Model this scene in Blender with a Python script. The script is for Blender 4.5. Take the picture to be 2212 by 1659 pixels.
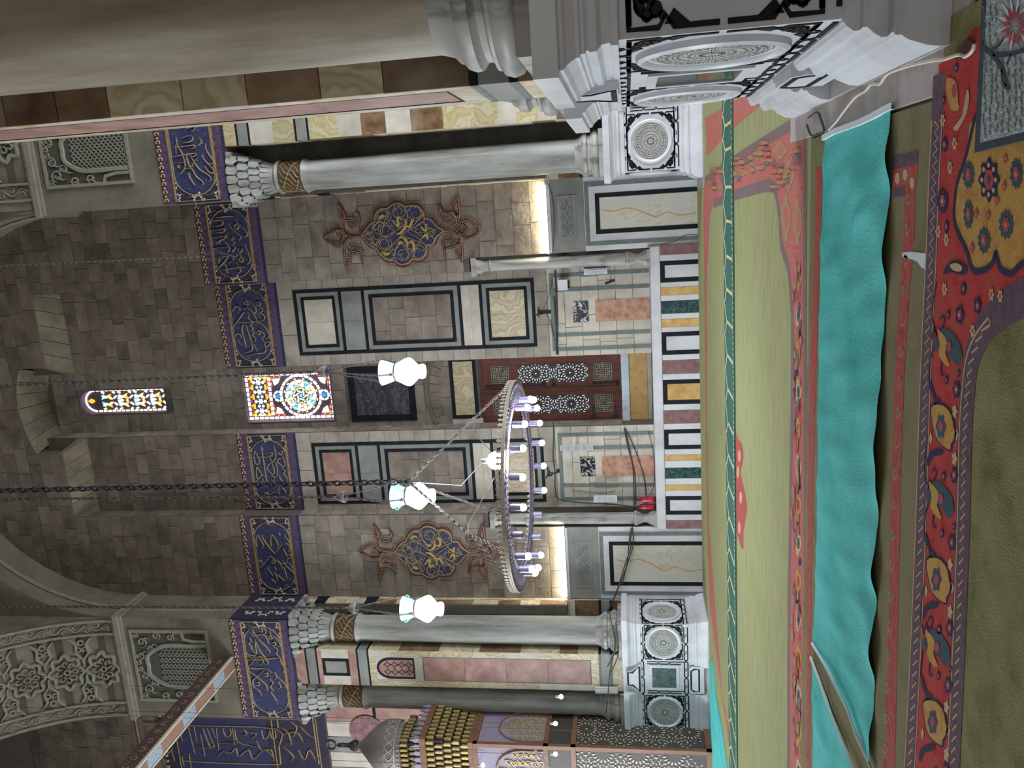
import bpy, bmesh, math, random
from math import sin, cos, pi, sqrt, atan2, hypot
from mathutils import Vector, Matrix
S = bpy.context.scene
for o in list(bpy.data.objects): bpy.data.objects.remove(o)
COL = S.collection
random.seed(7)
# ---------------------------------------------------------------- camera (a phone held on its side: the frame lies on its left edge)
FPX, PITCH, YAW, ROLL, HC = 1740.5, 0.14900, -0.22160, -0.03205, 1.6
_f = Vector((sin(YAW)*cos(PITCH), cos(YAW)*cos(PITCH), sin(PITCH)))
_r = Vector((cos(YAW), -sin(YAW), 0)); _u = _r.cross(_f)
RR = _r*cos(ROLL)+_u*sin(ROLL); UU = -_r*sin(ROLL)+_u*cos(ROLL); CP = Vector((0, 0, HC))
cd = bpy.data.cameras.new('camera'); cam = bpy.data.objects.new('camera', cd); COL.objects.link(cam)
cd.sensor_fit = 'HORIZONTAL'; cd.sensor_width = 36; cd.lens = 36*FPX/2212; cd.clip_start = .05; cd.clip_end = 200
_x = -UU; _y = RR; _z = -_f
cam.matrix_world = Matrix(((_x.x, _y.x, _z.x, 0), (_x.y, _y.y, _z.y, 0), (_x.z, _y.z, _z.z, HC), (0, 0, 0, 1)))
S.camera = cam
# ---------------------------------------------------------------- light
w = bpy.data.worlds.new('world'); S.world = w; w.use_nodes = True
w.node_tree.nodes['Background'].inputs[0].default_value = (1, .93, .86, 1)
w.node_tree.nodes['Background'].inputs[1].default_value = .15
def area(name, loc, target, sx, sy, e, col):
    l = bpy.data.lights.new(name, 'AREA'); l.shape = 'RECTANGLE'; l.size = sx; l.size_y = sy; l.energy = e; l.color = col
    o = bpy.data.objects.new(name, l); COL.objects.link(o); o.location = loc
    o.rotation_euler = (Vector(target)-Vector(loc)).to_track_quat('-Z', 'Y').to_euler(); return o
area('daylight_right', (15, 11.5, 4.5), (-5, 14.5, .5), 7, 7, 2300, (.9, .95, 1))
area('daylight_left', (-22, 10.5, 4), (0, 11.5, .5), 8, 6, 2500, (.9, .95, 1))
area('daylight_behind', (-4.5, -9, 6), (-4.5, 14, 1), 9, 5, 110, (1, .93, .84))
S.view_settings.view_transform = 'Standard'; S.view_settings.look = 'None'
S.view_settings.exposure = 0.52; S.view_settings.gamma = 1; S.view_settings.use_curve_mapping = False
# ---------------------------------------------------------------- from picture points to places on known planes
def ray(a, b): return RR*((829.5-b)/FPX)+UU*((1106-a)/FPX)+_f
def onY(a, b, Y): d = ray(a, b); return CP+d*(Y/d.y)
def onZ(a, b, Z=0.): d = ray(a, b); return CP+d*((Z-HC)/d.z)
def rpx(Y, x0, y0, x1, y1):
    "rectangle on the plane Y from picture rows: returns X0,X1,Z0,Z1"
    xm = (x0+x1)/2; ym = (y0+y1)/2
    a = onY(xm, y0, Y).x; b = onY(xm, y1, Y).x; c = onY(x0, ym, Y).z; d = onY(x1, ym, Y).z
    return min(a, b), max(a, b), min(c, d), max(c, d)
def path(s): return [[tuple(float(t) for t in q.split(',')) for q in p.split()] for p in s.split(';') if p.strip()]
def zoomY(s, ox, oy, k, Y, dx=0): # traced strokes -> (X,Z) lists
    out = []
    for st in path(s):
        l = []
        for (x, y) in st:
            v = onY(ox+x/k, oy+y/k, Y); l.append((v.x+dx, v.z))
        out.append(l)
    return out
def smooth(p, n=4, closed=False):
    if len(p) < 3: return p
    out = []; N = len(p)
    rng = range(N) if closed else range(N-1)
    for i in rng:
        if closed: a, b, c, d = p[(i-1) % N], p[i], p[(i+1) % N], p[(i+2) % N]
        else: a, b, c, d = p[max(i-1, 0)], p[i], p[i+1], p[min(i+2, N-1)]
        for k in range(n):
            t = k/n
            out.append(tuple(.5*(2*b[j]+(c[j]-a[j])*t+(2*a[j]-5*b[j]+4*c[j]-d[j])*t*t+(3*b[j]-a[j]-3*c[j]+d[j])*t**3) for j in range(len(b))))
    if not closed: out.append(tuple(p[-1]))
    return out
# ---------------------------------------------------------------- planes
def PY(c): return lambda u, v, w: (u, c-w, v)            # faces the camera
def PX(c, s): return lambda u, v, w: (c+s*w, u, v)       # faces s*X, u is Y
def PZ(c): return lambda u, v, w: (u, v, c+w)            # floor
# ---------------------------------------------------------------- mesh builder
class MB:
    def __init__(s): s.v = []; s.f = []; s.m = []; s.sm = []
    def add(s, vs, fs, mi=0, sm=False):
        o = len(s.v); s.v += [tuple(p) for p in vs]
        for f in fs: s.f.append([o+i for i in f]); s.m.append(mi); s.sm.append(sm)
        return s
    def box(s, M, u0, u1, v0, v1, w0, w1, mi=0):
        vs = [M(u, v, w) for w in (w0, w1) for v in (v0, v1) for u in (u0, u1)]
        return s.add(vs, [(0, 1, 3, 2), (4, 5, 7, 6), (0, 1, 5, 4), (2, 3, 7, 6), (0, 2, 6, 4), (1, 3, 7, 5)], mi)
    def slab(s, M, u0, u1, v0, v1, w0, w1, c=.01, mi=0):
        c = min(c, (u1-u0)*.4, (v1-v0)*.4)
        vs = [M(*p) for p in ((u0, v0, w0), (u1, v0, w0), (u1, v1, w0), (u0, v1, w0), (u0, v0, w1-c), (u1, v0, w1-c), (u1, v1, w1-c), (u0, v1, w1-c),
              (u0+c, v0+c, w1), (u1-c, v0+c, w1), (u1-c, v1-c, w1), (u0+c, v1-c, w1))]
        fs = [(8, 9, 10, 11), (0, 3, 2, 1)]
        for i in range(4):
            j = (i+1) % 4; fs += [(i, j, 4+j, 4+i), (4+i, 4+j, 8+j, 8+i)]
        return s.add(vs, fs, mi)
    def frame(s, M, u0, u1, v0, v1, t, w0, w1, mi=0, sides='lrtb'):
        if 'l' in sides: s.box(M, u0, u0+t, v0, v1, w0, w1, mi)
        if 'r' in sides: s.box(M, u1-t, u1, v0, v1, w0, w1, mi)
        if 't' in sides: s.box(M, u0+t, u1-t, v1-t, v1, w0, w1, mi)
        if 'b' in sides: s.box(M, u0+t, u1-t, v0, v0+t, w0, w1, mi)
        return s
    def poly(s, M, pts, w0, w1, mi=0, mside=None):
        n = len(pts); vs = [M(a, b, w1) for a, b in pts]+[M(a, b, w0) for a, b in pts]
        s.add(vs, [tuple(range(n)), tuple(range(2*n-1, n-1, -1))], mi)
        o = len(s.v)-2*n
        for i in range(n):
            j = (i+1) % n; s.f.append([o+i, o+j, o+n+j, o+n+i]); s.m.append(mi if mside is None else mside); s.sm.append(False)
        return s
    def flat(s, M, pts, w, mi=0): return s.add([M(a, b, w) for a, b in pts], [tuple(range(len(pts)))], mi)
    def strip(s, M, pts, wd, w0, w1, mi=0, closed=False):
        n = len(pts); L = []
        for i in range(n):
            a = pts[i-1] if (i or closed) else pts[i]; b = pts[(i+1) % n] if (i < n-1 or closed) else pts[i]
            dx, dy = b[0]-a[0], b[1]-a[1]; l = hypot(dx, dy) or 1
            L.append((-dy/l*wd/2, dx/l*wd/2))
        vs = []
        for (p, q) in zip(pts, L):
            vs += [M(p[0]+q[0], p[1]+q[1], w0), M(p[0]+q[0], p[1]+q[1], w1), M(p[0]-q[0], p[1]-q[1], w1), M(p[0]-q[0], p[1]-q[1], w0)]
        fs = []
        for i in range(n if closed else n-1):
            a = 4*i; b = 4*((i+1) % n)
            fs += [(a, b, b+1, a+1), (a+1, b+1, b+2, a+2), (a+2, b+2, b+3, a+3)]
        return s.add(vs, fs, mi)
    def ridge(s, M, pts, wd, w0, h, mi=0, closed=False, taper=True):
        "raised moulding of triangular-round section"
        n = len(pts); vs = []
        for i in range(n):
            a = pts[i-1] if (i or closed) else pts[i]; b = pts[(i+1) % n] if (i < n-1 or closed) else pts[i]
            dx, dy = b[0]-a[0], b[1]-a[1]; l = hypot(dx, dy) or 1
            k = wd/2
            if taper and not closed: k *= .35+.65*min(1, 3*min(i, n-1-i)/max(1, n-1))
            qx, qy = -dy/l*k, dx/l*k; p = pts[i]
            vs += [M(p[0]+qx, p[1]+qy, w0), M(p[0]+qx*.55, p[1]+qy*.55, w0+h*.85), M(p[0]-qx*.55, p[1]-qy*.55, w0+h*.85), M(p[0]-qx, p[1]-qy, w0)]
        fs = []
        for i in range(n if closed else n-1):
            a = 4*i; b = 4*((i+1) % n)
            fs += [(a, b, b+1, a+1), (a+1, b+1, b+2, a+2), (a+2, b+2, b+3, a+3)]
        return s.add(vs, fs, mi, True)
    def tube(s, pts, r, seg=6, mi=0, closed=False):
        pts = [Vector(p) for p in pts]; n = len(pts); vs = []; up = None
        for i in range(n):
            a = pts[i-1] if (i or closed) else pts[i]; b = pts[(i+1) % n] if (i < n-1 or closed) else pts[i]
            t = (b-a).normalized() if (b-a).length > 1e-9 else Vector((0, 0, 1))
            if up is None: up = Vector((0, 0, 1)) if abs(t.z) < .9 else Vector((1, 0, 0))
            x = t.cross(up).normalized(); y = x.cross(t).normalized(); up = y
            rr = r[i] if isinstance(r, (list, tuple)) else r
            vs += [pts[i]+(x*cos(2*pi*k/seg)+y*sin(2*pi*k/seg))*rr for k in range(seg)]
        fs = []
        for i in range(n if closed else n-1):
            for k in range(seg):
                a = i*seg+k; b = i*seg+(k+1) % seg; c = ((i+1) % n)*seg
                fs.append((a, b, c+(k+1) % seg, c+k))
        if not closed: fs += [tuple(range(seg)), tuple(range((n-1)*seg, n*seg))]
        return s.add(vs, fs, mi, True)
    def lathe(s, c, prof, seg=32, mi=0, cap=True):
        vs = [(c[0]+r*cos(2*pi*k/seg), c[1]+r*sin(2*pi*k/seg), c[2]+z) for r, z in prof for k in range(seg)]
        fs = [(i*seg+k, i*seg+(k+1) % seg, (i+1)*seg+(k+1) % seg, (i+1)*seg+k) for i in range(len(prof)-1) for k in range(seg)]
        s.add(vs, fs, mi, True)
        if cap:
            o = len(s.v)-len(vs)
            s.f.append([o+k for k in range(seg)]); s.m.append(mi); s.sm.append(False)
            s.f.append([o+(len(prof)-1)*seg+k for k in range(seg)]); s.m.append(mi); s.sm.append(False)
        return s
    def ball(s, c, r, mi=0, seg=8, rings=5, sc=(1, 1, 1)):
        vs = [(c[0]+r*sc[0]*sin(pi*i/rings)*cos(2*pi*k/seg), c[1]+r*sc[1]*sin(pi*i/rings)*sin(2*pi*k/seg), c[2]+r*sc[2]*cos(pi*i/rings)) for i in range(rings+1) for k in range(seg)]
        fs = [(i*seg+k, i*seg+(k+1) % seg, (i+1)*seg+(k+1) % seg, (i+1)*seg+k) for i in range(rings) for k in range(seg)]
        return s.add(vs, fs, mi, True)
    def build(s, name, mats, parent=None, **k):
        me = bpy.data.meshes.new(name)
        me.from_pydata(s.v, [], s.f)
        for m in (mats if isinstance(mats, (list, tuple)) else [mats]): me.materials.append(m)
        me.polygons.foreach_set('material_index', s.m); me.polygons.foreach_set('use_smooth', s.sm)
        bm = bmesh.new(); bm.from_mesh(me)
        bmesh.ops.remove_doubles(bm, verts=bm.verts, dist=1e-6)
        bmesh.ops.recalc_face_normals(bm, faces=bm.faces); bm.to_mesh(me); bm.free()
        o = bpy.data.objects.new(name, me); COL.objects.link(o); o.parent = parent
        if any(s.sm):
            try: me.set_sharp_from_angle(angle=math.radians(42))
            except Exception: pass
        if k: tag(o, **k)
        if name in JOINED and parent is not None: o['kind'] = 'stuff'
        return o
JOINED = set('blossoms fine_tendrils calligraphy bead_crest bead_edge bead_rim gilt_lines lozenge_border gilt_tendrils gilt_finials maroon_finials openwork carved_rosette carved_scrolls scrollwork star_lattice light_holes ivory_studs ivory_meander black_inlay gilded_stalactites cresting gilt_net gilt_scrolls gilt_arabesque fine_hatching print hanging_chains spreader_chains long_chain main_chain red_petals pale_petals arched_lattice carved_side cornice_core lugs'.split())
def tag(o, label=None, cat=None, group=None, kind=None):
    if label: o['label'] = label
    if cat: o['category'] = cat
    if group: o['group'] = group
    if kind: o['kind'] = kind
    return o
def empty(name, loc=(0, 0, 0), **k):
    o = bpy.data.objects.new(name, None); COL.objects.link(o); o.empty_display_size = .1
    o['_l'] = 0; del o['_l']
    return tag(o, **k)
# every thing's parts are written in world coordinates; settle() moves its origin to its base
# ---------------------------------------------------------------- materials
def rgb(r, g, b):
    f = lambda c: (c/255)/12.92 if c/255 <= .04045 else ((c/255+.055)/1.055)**2.4
    return (f(r), f(g), f(b), 1)
def mat(name, c1, c2=None, c3=None, kind='noise', sc=4, rough=.6, bump=0, bsc=None, rand=0, metal=0, em=None, ems=1, spec=.4, stretch=(1, 1, 1), trans=0, vein=.5, dist=6, bdet=6):
    m = bpy.data.materials.new(name); m.use_nodes = True; nt = m.node_tree; N = nt.nodes; L = nt.links
    b = N['Principled BSDF']; b.inputs['Roughness'].default_value = rough; b.inputs['Metallic'].default_value = metal
    b.inputs['Specular IOR Level'].default_value = spec
    c1 = rgb(*c1); c2 = rgb(*c2) if c2 else c1; c3 = rgb(*c3) if c3 else c2
    if em is not None:
        b.inputs['Emission Color'].default_value = rgb(*em); b.inputs['Emission Strength'].default_value = ems
    if kind == 'plain': b.inputs['Base Color'].default_value = c1; return m
    g = N.new('ShaderNodeNewGeometry'); mp = N.new('ShaderNodeMapping'); L.new(g.outputs['Position'], mp.inputs[0])
    mp.inputs['Scale'].default_value = [sc*q for q in stretch]
    vec = mp.outputs[0]
    if rand:
        oi = N.new('ShaderNodeObjectInfo'); ad = N.new('ShaderNodeVectorMath'); ad.operation = 'ADD'
        mu = N.new('ShaderNodeVectorMath'); mu.operation = 'SCALE'; mu.inputs[0].default_value = (37, 91, 53); L.new(oi.outputs['Random'], mu.inputs['Scale'])
        L.new(vec, ad.inputs[0]); L.new(mu.outputs[0], ad.inputs[1]); vec = ad.outputs[0]
    cr = N.new('ShaderNodeValToRGB')
    if kind == 'noise':
        t = N.new('ShaderNodeTexNoise'); t.inputs['Detail'].default_value = 8; t.inputs['Scale'].default_value = 1; t.inputs['Roughness'].default_value = .62; L.new(vec, t.inputs[0]); L.new(t.outputs[0], cr.inputs[0])
        cr.color_ramp.elements[0].position = .32; cr.color_ramp.elements[1].position = .68
        cr.color_ramp.elements[0].color = c1; cr.color_ramp.elements[1].color = c3; e = cr.color_ramp.elements.new(.5); e.color = c2
    elif kind == 'vein':      # pale marble with thin distorted veins
        t = N.new('ShaderNodeTexNoise'); t.inputs['Detail'].default_value = 5; t.inputs['Scale'].default_value = 1; t.inputs['Distortion'].default_value = 1.2; L.new(vec, t.inputs[0])
        a = N.new('ShaderNodeMath'); a.operation = 'SUBTRACT'; a.inputs[1].default_value = .5; L.new(t.outputs[0], a.inputs[0])
        ab = N.new('ShaderNodeMath'); ab.operation = 'ABSOLUTE'; L.new(a.outputs[0], ab.inputs[0]); L.new(ab.outputs[0], cr.inputs[0])
        cr.color_ramp.elements[0].position = 0; cr.color_ramp.elements[0].color = c3; cr.color_ramp.elements[1].position = .3*vein; cr.color_ramp.elements[1].color = c1
        e = cr.color_ramp.elements.new(.05*vein); e.color = c2
    elif kind == 'band':      # onyx / striped marble
        t = N.new('ShaderNodeTexWave'); t.inputs['Scale'].default_value = 1; t.inputs['Distortion'].default_value = dist; t.inputs['Detail'].default_value = 4; t.inputs['Detail Scale'].default_value = 1.4; L.new(vec, t.inputs[0]); L.new(t.outputs[0], cr.inputs[0])
        cr.color_ramp.elements[0].color = c1; cr.color_ramp.elements[1].color = c3; e = cr.color_ramp.elements.new(.55); e.color = c2
    elif kind == 'cell':
        t = N.new('ShaderNodeTexVoronoi'); t.inputs['Scale'].default_value = 1; L.new(vec, t.inputs[0]); L.new(t.outputs['Distance'], cr.inputs[0])
        cr.color_ramp.elements[0].color = c1; cr.color_ramp.elements[1].color = c3; e = cr.color_ramp.elements.new(.45); e.color = c2
    out = cr.outputs[0]
    if rand:
        hs = N.new('ShaderNodeHueSaturation'); mr = N.new('ShaderNodeMapRange'); mr.inputs['To Min'].default_value = 1-rand; mr.inputs['To Max'].default_value = 1+rand
        L.new(oi.outputs['Random'], mr.inputs['Value']); L.new(mr.outputs[0], hs.inputs['Value']); L.new(out, hs.inputs['Color']); out = hs.outputs[0]
    L.new(out, b.inputs['Base Color'])
    if bump:
        t2 = N.new('ShaderNodeTexNoise'); t2.inputs['Scale'].default_value = bsc or sc*4; t2.inputs['Detail'].default_value = bdet; L.new(g.outputs['Position'], t2.inputs[0])
        bp = N.new('ShaderNodeBump'); bp.inputs['Strength'].default_value = bump; bp.inputs['Distance'].default_value = .03; L.new(t2.outputs[0], bp.inputs['Height']); L.new(bp.outputs[0], b.inputs['Normal'])
    return m
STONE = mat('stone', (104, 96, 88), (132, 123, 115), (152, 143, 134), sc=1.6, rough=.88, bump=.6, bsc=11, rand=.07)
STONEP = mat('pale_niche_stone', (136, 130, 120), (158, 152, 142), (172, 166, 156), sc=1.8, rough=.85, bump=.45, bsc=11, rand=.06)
STONED = mat('stone_upper_shade', (80, 72, 64), (108, 98, 88), (128, 117, 105), sc=1.1, rough=.9, bump=.6, bsc=9, rand=.1)  # darker stone copy for upper walls and ceiling, their dimness put into the colour
STONEL = mat('stone_pale', (98, 92, 76), (116, 109, 92), (130, 122, 104), sc=2, rough=.85, bump=.3, bsc=9, rand=.12)
STONEJ = mat('stone_joint', (84, 78, 72), (98, 92, 85), sc=3, rough=.95)
CREAM = mat('cream_marble', (178, 172, 158), (196, 190, 178), (208, 204, 194), sc=2.2, rough=.5, bump=.12, bsc=20, rand=.06)
MARB = mat('white_marble', (188, 192, 198), (208, 212, 218), (218, 222, 228), sc=1.8, rough=.35, rand=.03, stretch=(1, 1, .5), bump=.04, bsc=30)
MARBP = mat('pier_marble', (186, 186, 180), (160, 160, 156), (120, 122, 122), kind='vein', sc=.9, rough=.45, rand=.05, stretch=(2, 2, .35), vein=1.2, bump=.05)
MARBG = mat('grey_marble', (150, 152, 148), (134, 137, 134), (118, 122, 120), sc=1.6, rough=.45, rand=.08)
SHAFT = mat('shaft_marble', (100, 91, 74), (140, 131, 113), (166, 160, 146), sc=3.2, rough=.5, stretch=(1, 1, .13), bump=.1, bsc=9)
BLACK = mat('black_inlay', (20, 23, 27), (32, 36, 41), sc=5, rough=.6, spec=.15)
GREYI = mat('grey_green_inlay', (104, 116, 114), (120, 130, 128), (98, 108, 108), sc=6, rough=.6, spec=.2)
GREEN = mat('green_marble', (28, 58, 60), (46, 78, 78), (92, 118, 112), kind='vein', sc=5, rough=.35)
ROSSO = mat('red_marble', (118, 84, 88), (138, 104, 106), (156, 124, 124), sc=7, rough=.4, rand=.06)
SIENA = mat('yellow_marble', (186, 146, 84), (206, 168, 104), (214, 184, 132), sc=5, rough=.4, rand=.06)
PINK = mat('pink_breccia', (150, 102, 84), (178, 134, 112), (196, 160, 140), kind='cell', sc=7, rough=.4)
PINKV = mat('rose_marble', (140, 104, 98), (164, 130, 120), (182, 152, 140), sc=2.4, rough=.4, rand=.08)
ONYX = mat('onyx', (192, 186, 160), (178, 158, 122), (206, 198, 176), kind='band', sc=.9, rough=.4, rand=.1, dist=16)
SHADEM = mat('shade_dark_marble', (44, 44, 42), (60, 59, 55), (78, 76, 70), sc=2, rough=.6, rand=.1)  # dark grey marble made darker, shadow behind the columns put into its colour
ONYXY = mat('yellow_onyx', (190, 180, 144), (178, 160, 116), (200, 192, 162), kind='band', sc=.9, rough=.4, rand=.12, dist=18)
REFL = mat('polished_green_marble', (22, 34, 34), (36, 50, 48), (60, 76, 70), sc=4, rough=.06, spec=.8)
ONYXB = mat('brown_onyx', (92, 66, 42), (128, 104, 80), (152, 138, 118), sc=2.4, rough=.45, rand=.18, stretch=(1, 1, .8))
ONYXW = mat('pale_onyx', (206, 206, 196), (212, 212, 202), (200, 190, 164), kind='vein', sc=1.2, rough=.35, stretch=(1, 1, .5), vein=.35)
BWM = mat('black_white_marble', (26, 28, 34), (30, 32, 38), (220, 222, 226), kind='vein', sc=4.5, rough=.35, vein=.9)
DKM = mat('dark_veined_marble', (58, 60, 68), (72, 72, 80), (120, 120, 126), kind='vein', sc=2.6, rough=.4, rand=.05, stretch=(1, 1, 2))
CARVE = mat('carved_marble', (176, 178, 176), (192, 194, 192), sc=9, rough=.6, bump=.15)
CARVD = mat('carved_ground', (126, 122, 112), (142, 138, 128), sc=9, rough=.7)
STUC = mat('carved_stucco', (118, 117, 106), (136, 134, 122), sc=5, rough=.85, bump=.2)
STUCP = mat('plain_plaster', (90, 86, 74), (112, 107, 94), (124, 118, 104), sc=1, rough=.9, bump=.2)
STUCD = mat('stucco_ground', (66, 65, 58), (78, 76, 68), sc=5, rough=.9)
GOLD = mat('gilding', (132, 112, 78), (166, 146, 108), sc=12, rough=.5, metal=.1)
GOLDB = mat('bright_gilding', (150, 128, 74), (190, 168, 106), sc=12, rough=.4, metal=.2)
BLUE = mat('blue_ground', (42, 48, 84), (54, 60, 98), (48, 52, 84), sc=6, rough=.7)
BLUED = mat('dark_blue_ground', (38, 38, 60), (48, 47, 72), (58, 52, 68), sc=9, rough=.75)
VIOL = mat('violet_border', (64, 56, 88), (84, 74, 112), (66, 46, 56), sc=14, rough=.75)
MAROON = mat('maroon_paint', (80, 46, 40), (104, 62, 54), sc=12, rough=.7)
BLOSS = mat('cream_blossom', (166, 158, 142), (184, 176, 160), sc=12, rough=.7)
WOOD = mat('red_brown_wood', (84, 44, 38), (108, 60, 50), (122, 72, 58), sc=3, rough=.5, stretch=(4, 4, .6), rand=.05)
WOODB = mat('brown_wood', (98, 66, 50), (124, 88, 66), sc=4, rough=.55, stretch=(4, 4, .6))
LATT = mat('pierced_lattice', (56, 52, 50), (74, 68, 64), sc=12, rough=.6)
LIT = mat('light_through_holes', (206, 212, 222), kind='plain', em=(220, 228, 240), ems=.55)
IVORY = mat('ivory_inlay', (176, 170, 150), (196, 190, 170), sc=20, rough=.5)
METAL = mat('dark_metal', (50, 48, 50), (66, 64, 66), sc=20, rough=.5, metal=.6)
STEEL = mat('pale_metal', (168, 168, 164), (190, 190, 186), sc=20, rough=.4, metal=.5)
CHAINM = mat('chain_metal', (78, 72, 70), (104, 98, 94), sc=20, rough=.5, metal=.4)
CABLE = mat('black_cable', (58, 56, 54), (72, 70, 66), sc=10, rough=.7)
CABLEW = mat('white_cable', (206, 202, 186), (220, 216, 200), sc=10, rough=.6)
SPK = mat('speaker_white', (196, 200, 206), (206, 210, 216), sc=8, rough=.5)
SPKG = mat('speaker_grille', (150, 156, 164), (162, 168, 176), sc=60, rough=.7)
RED = mat('red_enamel', (168, 16, 34), (182, 24, 42), sc=6, rough=.3, spec=.6)
DARK = mat('dark_void', (18, 18, 22), kind='plain', rough=.9)
PLW = mat('pale_blue_paint', (186, 202, 220), (204, 218, 232), (170, 176, 182), sc=5, rough=.6)
SHAFTF = mat('lit_grey_shaft_marble', (104, 104, 98), (144, 146, 142), (172, 174, 172), sc=3.2, rough=.5, stretch=(1, 1, .13), bump=.1, bsc=9)  # cooler copy of the shaft marble, blue-grey light put into the colour
COLLAR = mat('dark_collar', (60, 44, 28), (84, 66, 46), (70, 52, 34), sc=10, rough=.6)
GLOBE = mat('lit_milk_glass', (250, 252, 255), kind='plain', em=(240, 248, 255), ems=1.5, rough=.2)
BOWL = mat('lamp_bowl_glass', (176, 200, 220), (196, 214, 228), sc=4, em=(170, 205, 240), ems=.55, rough=.2)
BOWLG = mat('green_enamel', (92, 196, 160), (120, 210, 180), sc=30, em=(120, 220, 180), ems=.5, rough=.4)
LED = mat('warm_led', (255, 248, 220), kind='plain', em=(255, 240, 200), ems=9)
BULB = mat('cold_bulb', (245, 245, 255), kind='plain', em=(236, 232, 255), ems=4.5)
FLOOD = mat('flood_bulb', (245, 250, 255), kind='plain', em=(225, 236, 255), ems=22)
CUP = mat('glass_cup', (110, 104, 134), (134, 128, 156), sc=20, rough=.15)
RING = mat('pierced_brass_ring', (70, 64, 84), (112, 104, 124), (36, 34, 48), kind='cell', sc=30, rough=.6, bump=.6, bsc=60)
RINGC = mat('brass_crest', (140, 133, 116), (160, 152, 134), sc=20, rough=.5)
OLIVE = mat('olive_carpet', (150, 153, 106), (166, 168, 122), (176, 178, 134), sc=5, rough=.95, bump=.3, bsc=160, stretch=(.35, 3, 1), spec=.1)
OLIVE2 = mat('olive_runner', (126, 120, 88), (142, 136, 104), (134, 138, 106), sc=2.5, rough=.95, bump=.3, bsc=160, spec=.1)
OLIVE3 = mat('near_olive_carpet', (114, 116, 74), (142, 140, 96), (154, 150, 106), sc=3.5, rough=.95, bump=.5, bsc=90, spec=.1)
REDC = mat('red_carpet', (172, 72, 70), (192, 98, 90), (160, 106, 102), sc=14, rough=.95, bump=.3, bsc=160, spec=.1)
REDF = mat('faded_red_carpet', (208, 92, 92), (196, 124, 110), (174, 116, 120), sc=5, stretch=(4, .5, 1), rough=.95, bump=.2, bsc=160, spec=.1)
REDN = mat('near_red_carpet', (182, 58, 64), (198, 78, 76), (176, 96, 82), sc=8, rough=.95, bump=.4, bsc=160, spec=.1)
PURP = mat('purple_guard', (98, 80, 96), (112, 92, 106), (120, 102, 110), sc=22, rough=.95, spec=.1)
YELC = mat('yellow_carpet', (194, 148, 76), (208, 166, 96), (184, 132, 82), sc=7, rough=.95, bump=.3, bsc=160, spec=.1)
TEALB = mat('flower_teal', (62, 84, 98), (74, 98, 108), sc=25, rough=.95, spec=.1)
ROSEC = mat('flower_rose', (176, 70, 92), (186, 92, 104), sc=25, rough=.95, spec=.1)
CREAMC = mat('flower_cream', (196, 168, 130), (206, 182, 144), sc=25, rough=.95, spec=.1)
NAVYC = mat('flower_navy', (58, 54, 84), (66, 62, 92), sc=25, rough=.95, spec=.1)
PURPF = mat('faded_guard', (126, 108, 112), (140, 120, 122), (120, 100, 108), sc=18, rough=.95, spec=.1)
TEAL = mat('teal_cloth', (76, 188, 182), (94, 204, 200), (104, 210, 206), sc=1.2, rough=.9, bump=.25, bsc=45, spec=.15, bdet=2)
TEALU = mat('cloth_edge', (214, 226, 232), (226, 234, 238), sc=8, rough=.9)
DGRN = mat('dark_green_runner', (66, 108, 98), (76, 118, 108), (70, 104, 96), sc=5, rough=.95, spec=.1)
RUNG = mat('runner_gold', (196, 200, 140), (206, 208, 158), sc=20, rough=.9)
GREYR = mat('pale_grey_rug', (160, 176, 178), (178, 192, 192), (150, 166, 168), sc=7, rough=.95, bump=.6, bsc=40, spec=.1)
CHAR = mat('charcoal_border', (66, 76, 86), (80, 90, 98), sc=20, rough=.95, spec=.1)
FLOORM = mat('floor_marble', (168, 160, 158), (184, 176, 172), (150, 142, 138), sc=3, rough=.6, bump=.1, rand=.05)
BEAMD = mat('painted_beam_side', (52, 40, 40), (74, 58, 56), (92, 80, 76), sc=14, rough=.7)
BEAMB = mat('painted_beam_blue', (120, 140, 160), (150, 166, 182), (96, 112, 136), kind='cell', sc=26, rough=.7)
BEAMP = mat('painted_beam_panel', (120, 92, 80), (140, 110, 94), sc=14, rough=.7)
DOME = mat('grey_bulb_dome', (100, 96, 94), (118, 114, 110), sc=5, rough=.6)
LILAC = mat('lilac_plaster', (126, 122, 150), (146, 140, 160), (150, 128, 124), sc=7, rough=.8, bump=.2)
# ================================================================ STRUCTURE
YA, YB, YR = 19.3, 19.75, 20.25      # the three planes of the back wall
XL, XR = -10.14, .5                  # inner faces of the two far piers
NX0, NX1 = -7.78, -1.53              # niche
RX0, RX1 = -5.6, -3.78               # recess with door and windows
XC = -4.67
_unit = {}
def unit(kind, m):
    k = (kind, m.name)
    if k not in _unit:
        b = MB()
        if kind == 'Y': b.slab(lambda u, v, w: (u, -w, v), 0, 1, 0, 1, 0, 1, .025)
        elif kind == 'X+': b.slab(lambda u, v, w: (w, u, v), 0, 1, 0, 1, 0, 1, .025)
        elif kind == 'X-': b.slab(lambda u, v, w: (-w, u, v), 0, 1, 0, 1, 0, 1, .025)
        o = b.build('stone_block', m); _unit[k] = o.data; bpy.data.objects.remove(o)
    return _unit[k]
def block(kind, c, u0, u1, v0, v1, w, m, parent, name='stone_block'):
    o = bpy.data.objects.new(name, unit(kind, m)); COL.objects.link(o); o.parent = parent
    if kind == 'Y': o.location = (u0, c, v0); o.scale = (u1-u0, w, v1-v0)
    else: o.location = (c, u0, v0); o.scale = (w, u1-u0, v1-v0)
    return o
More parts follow.
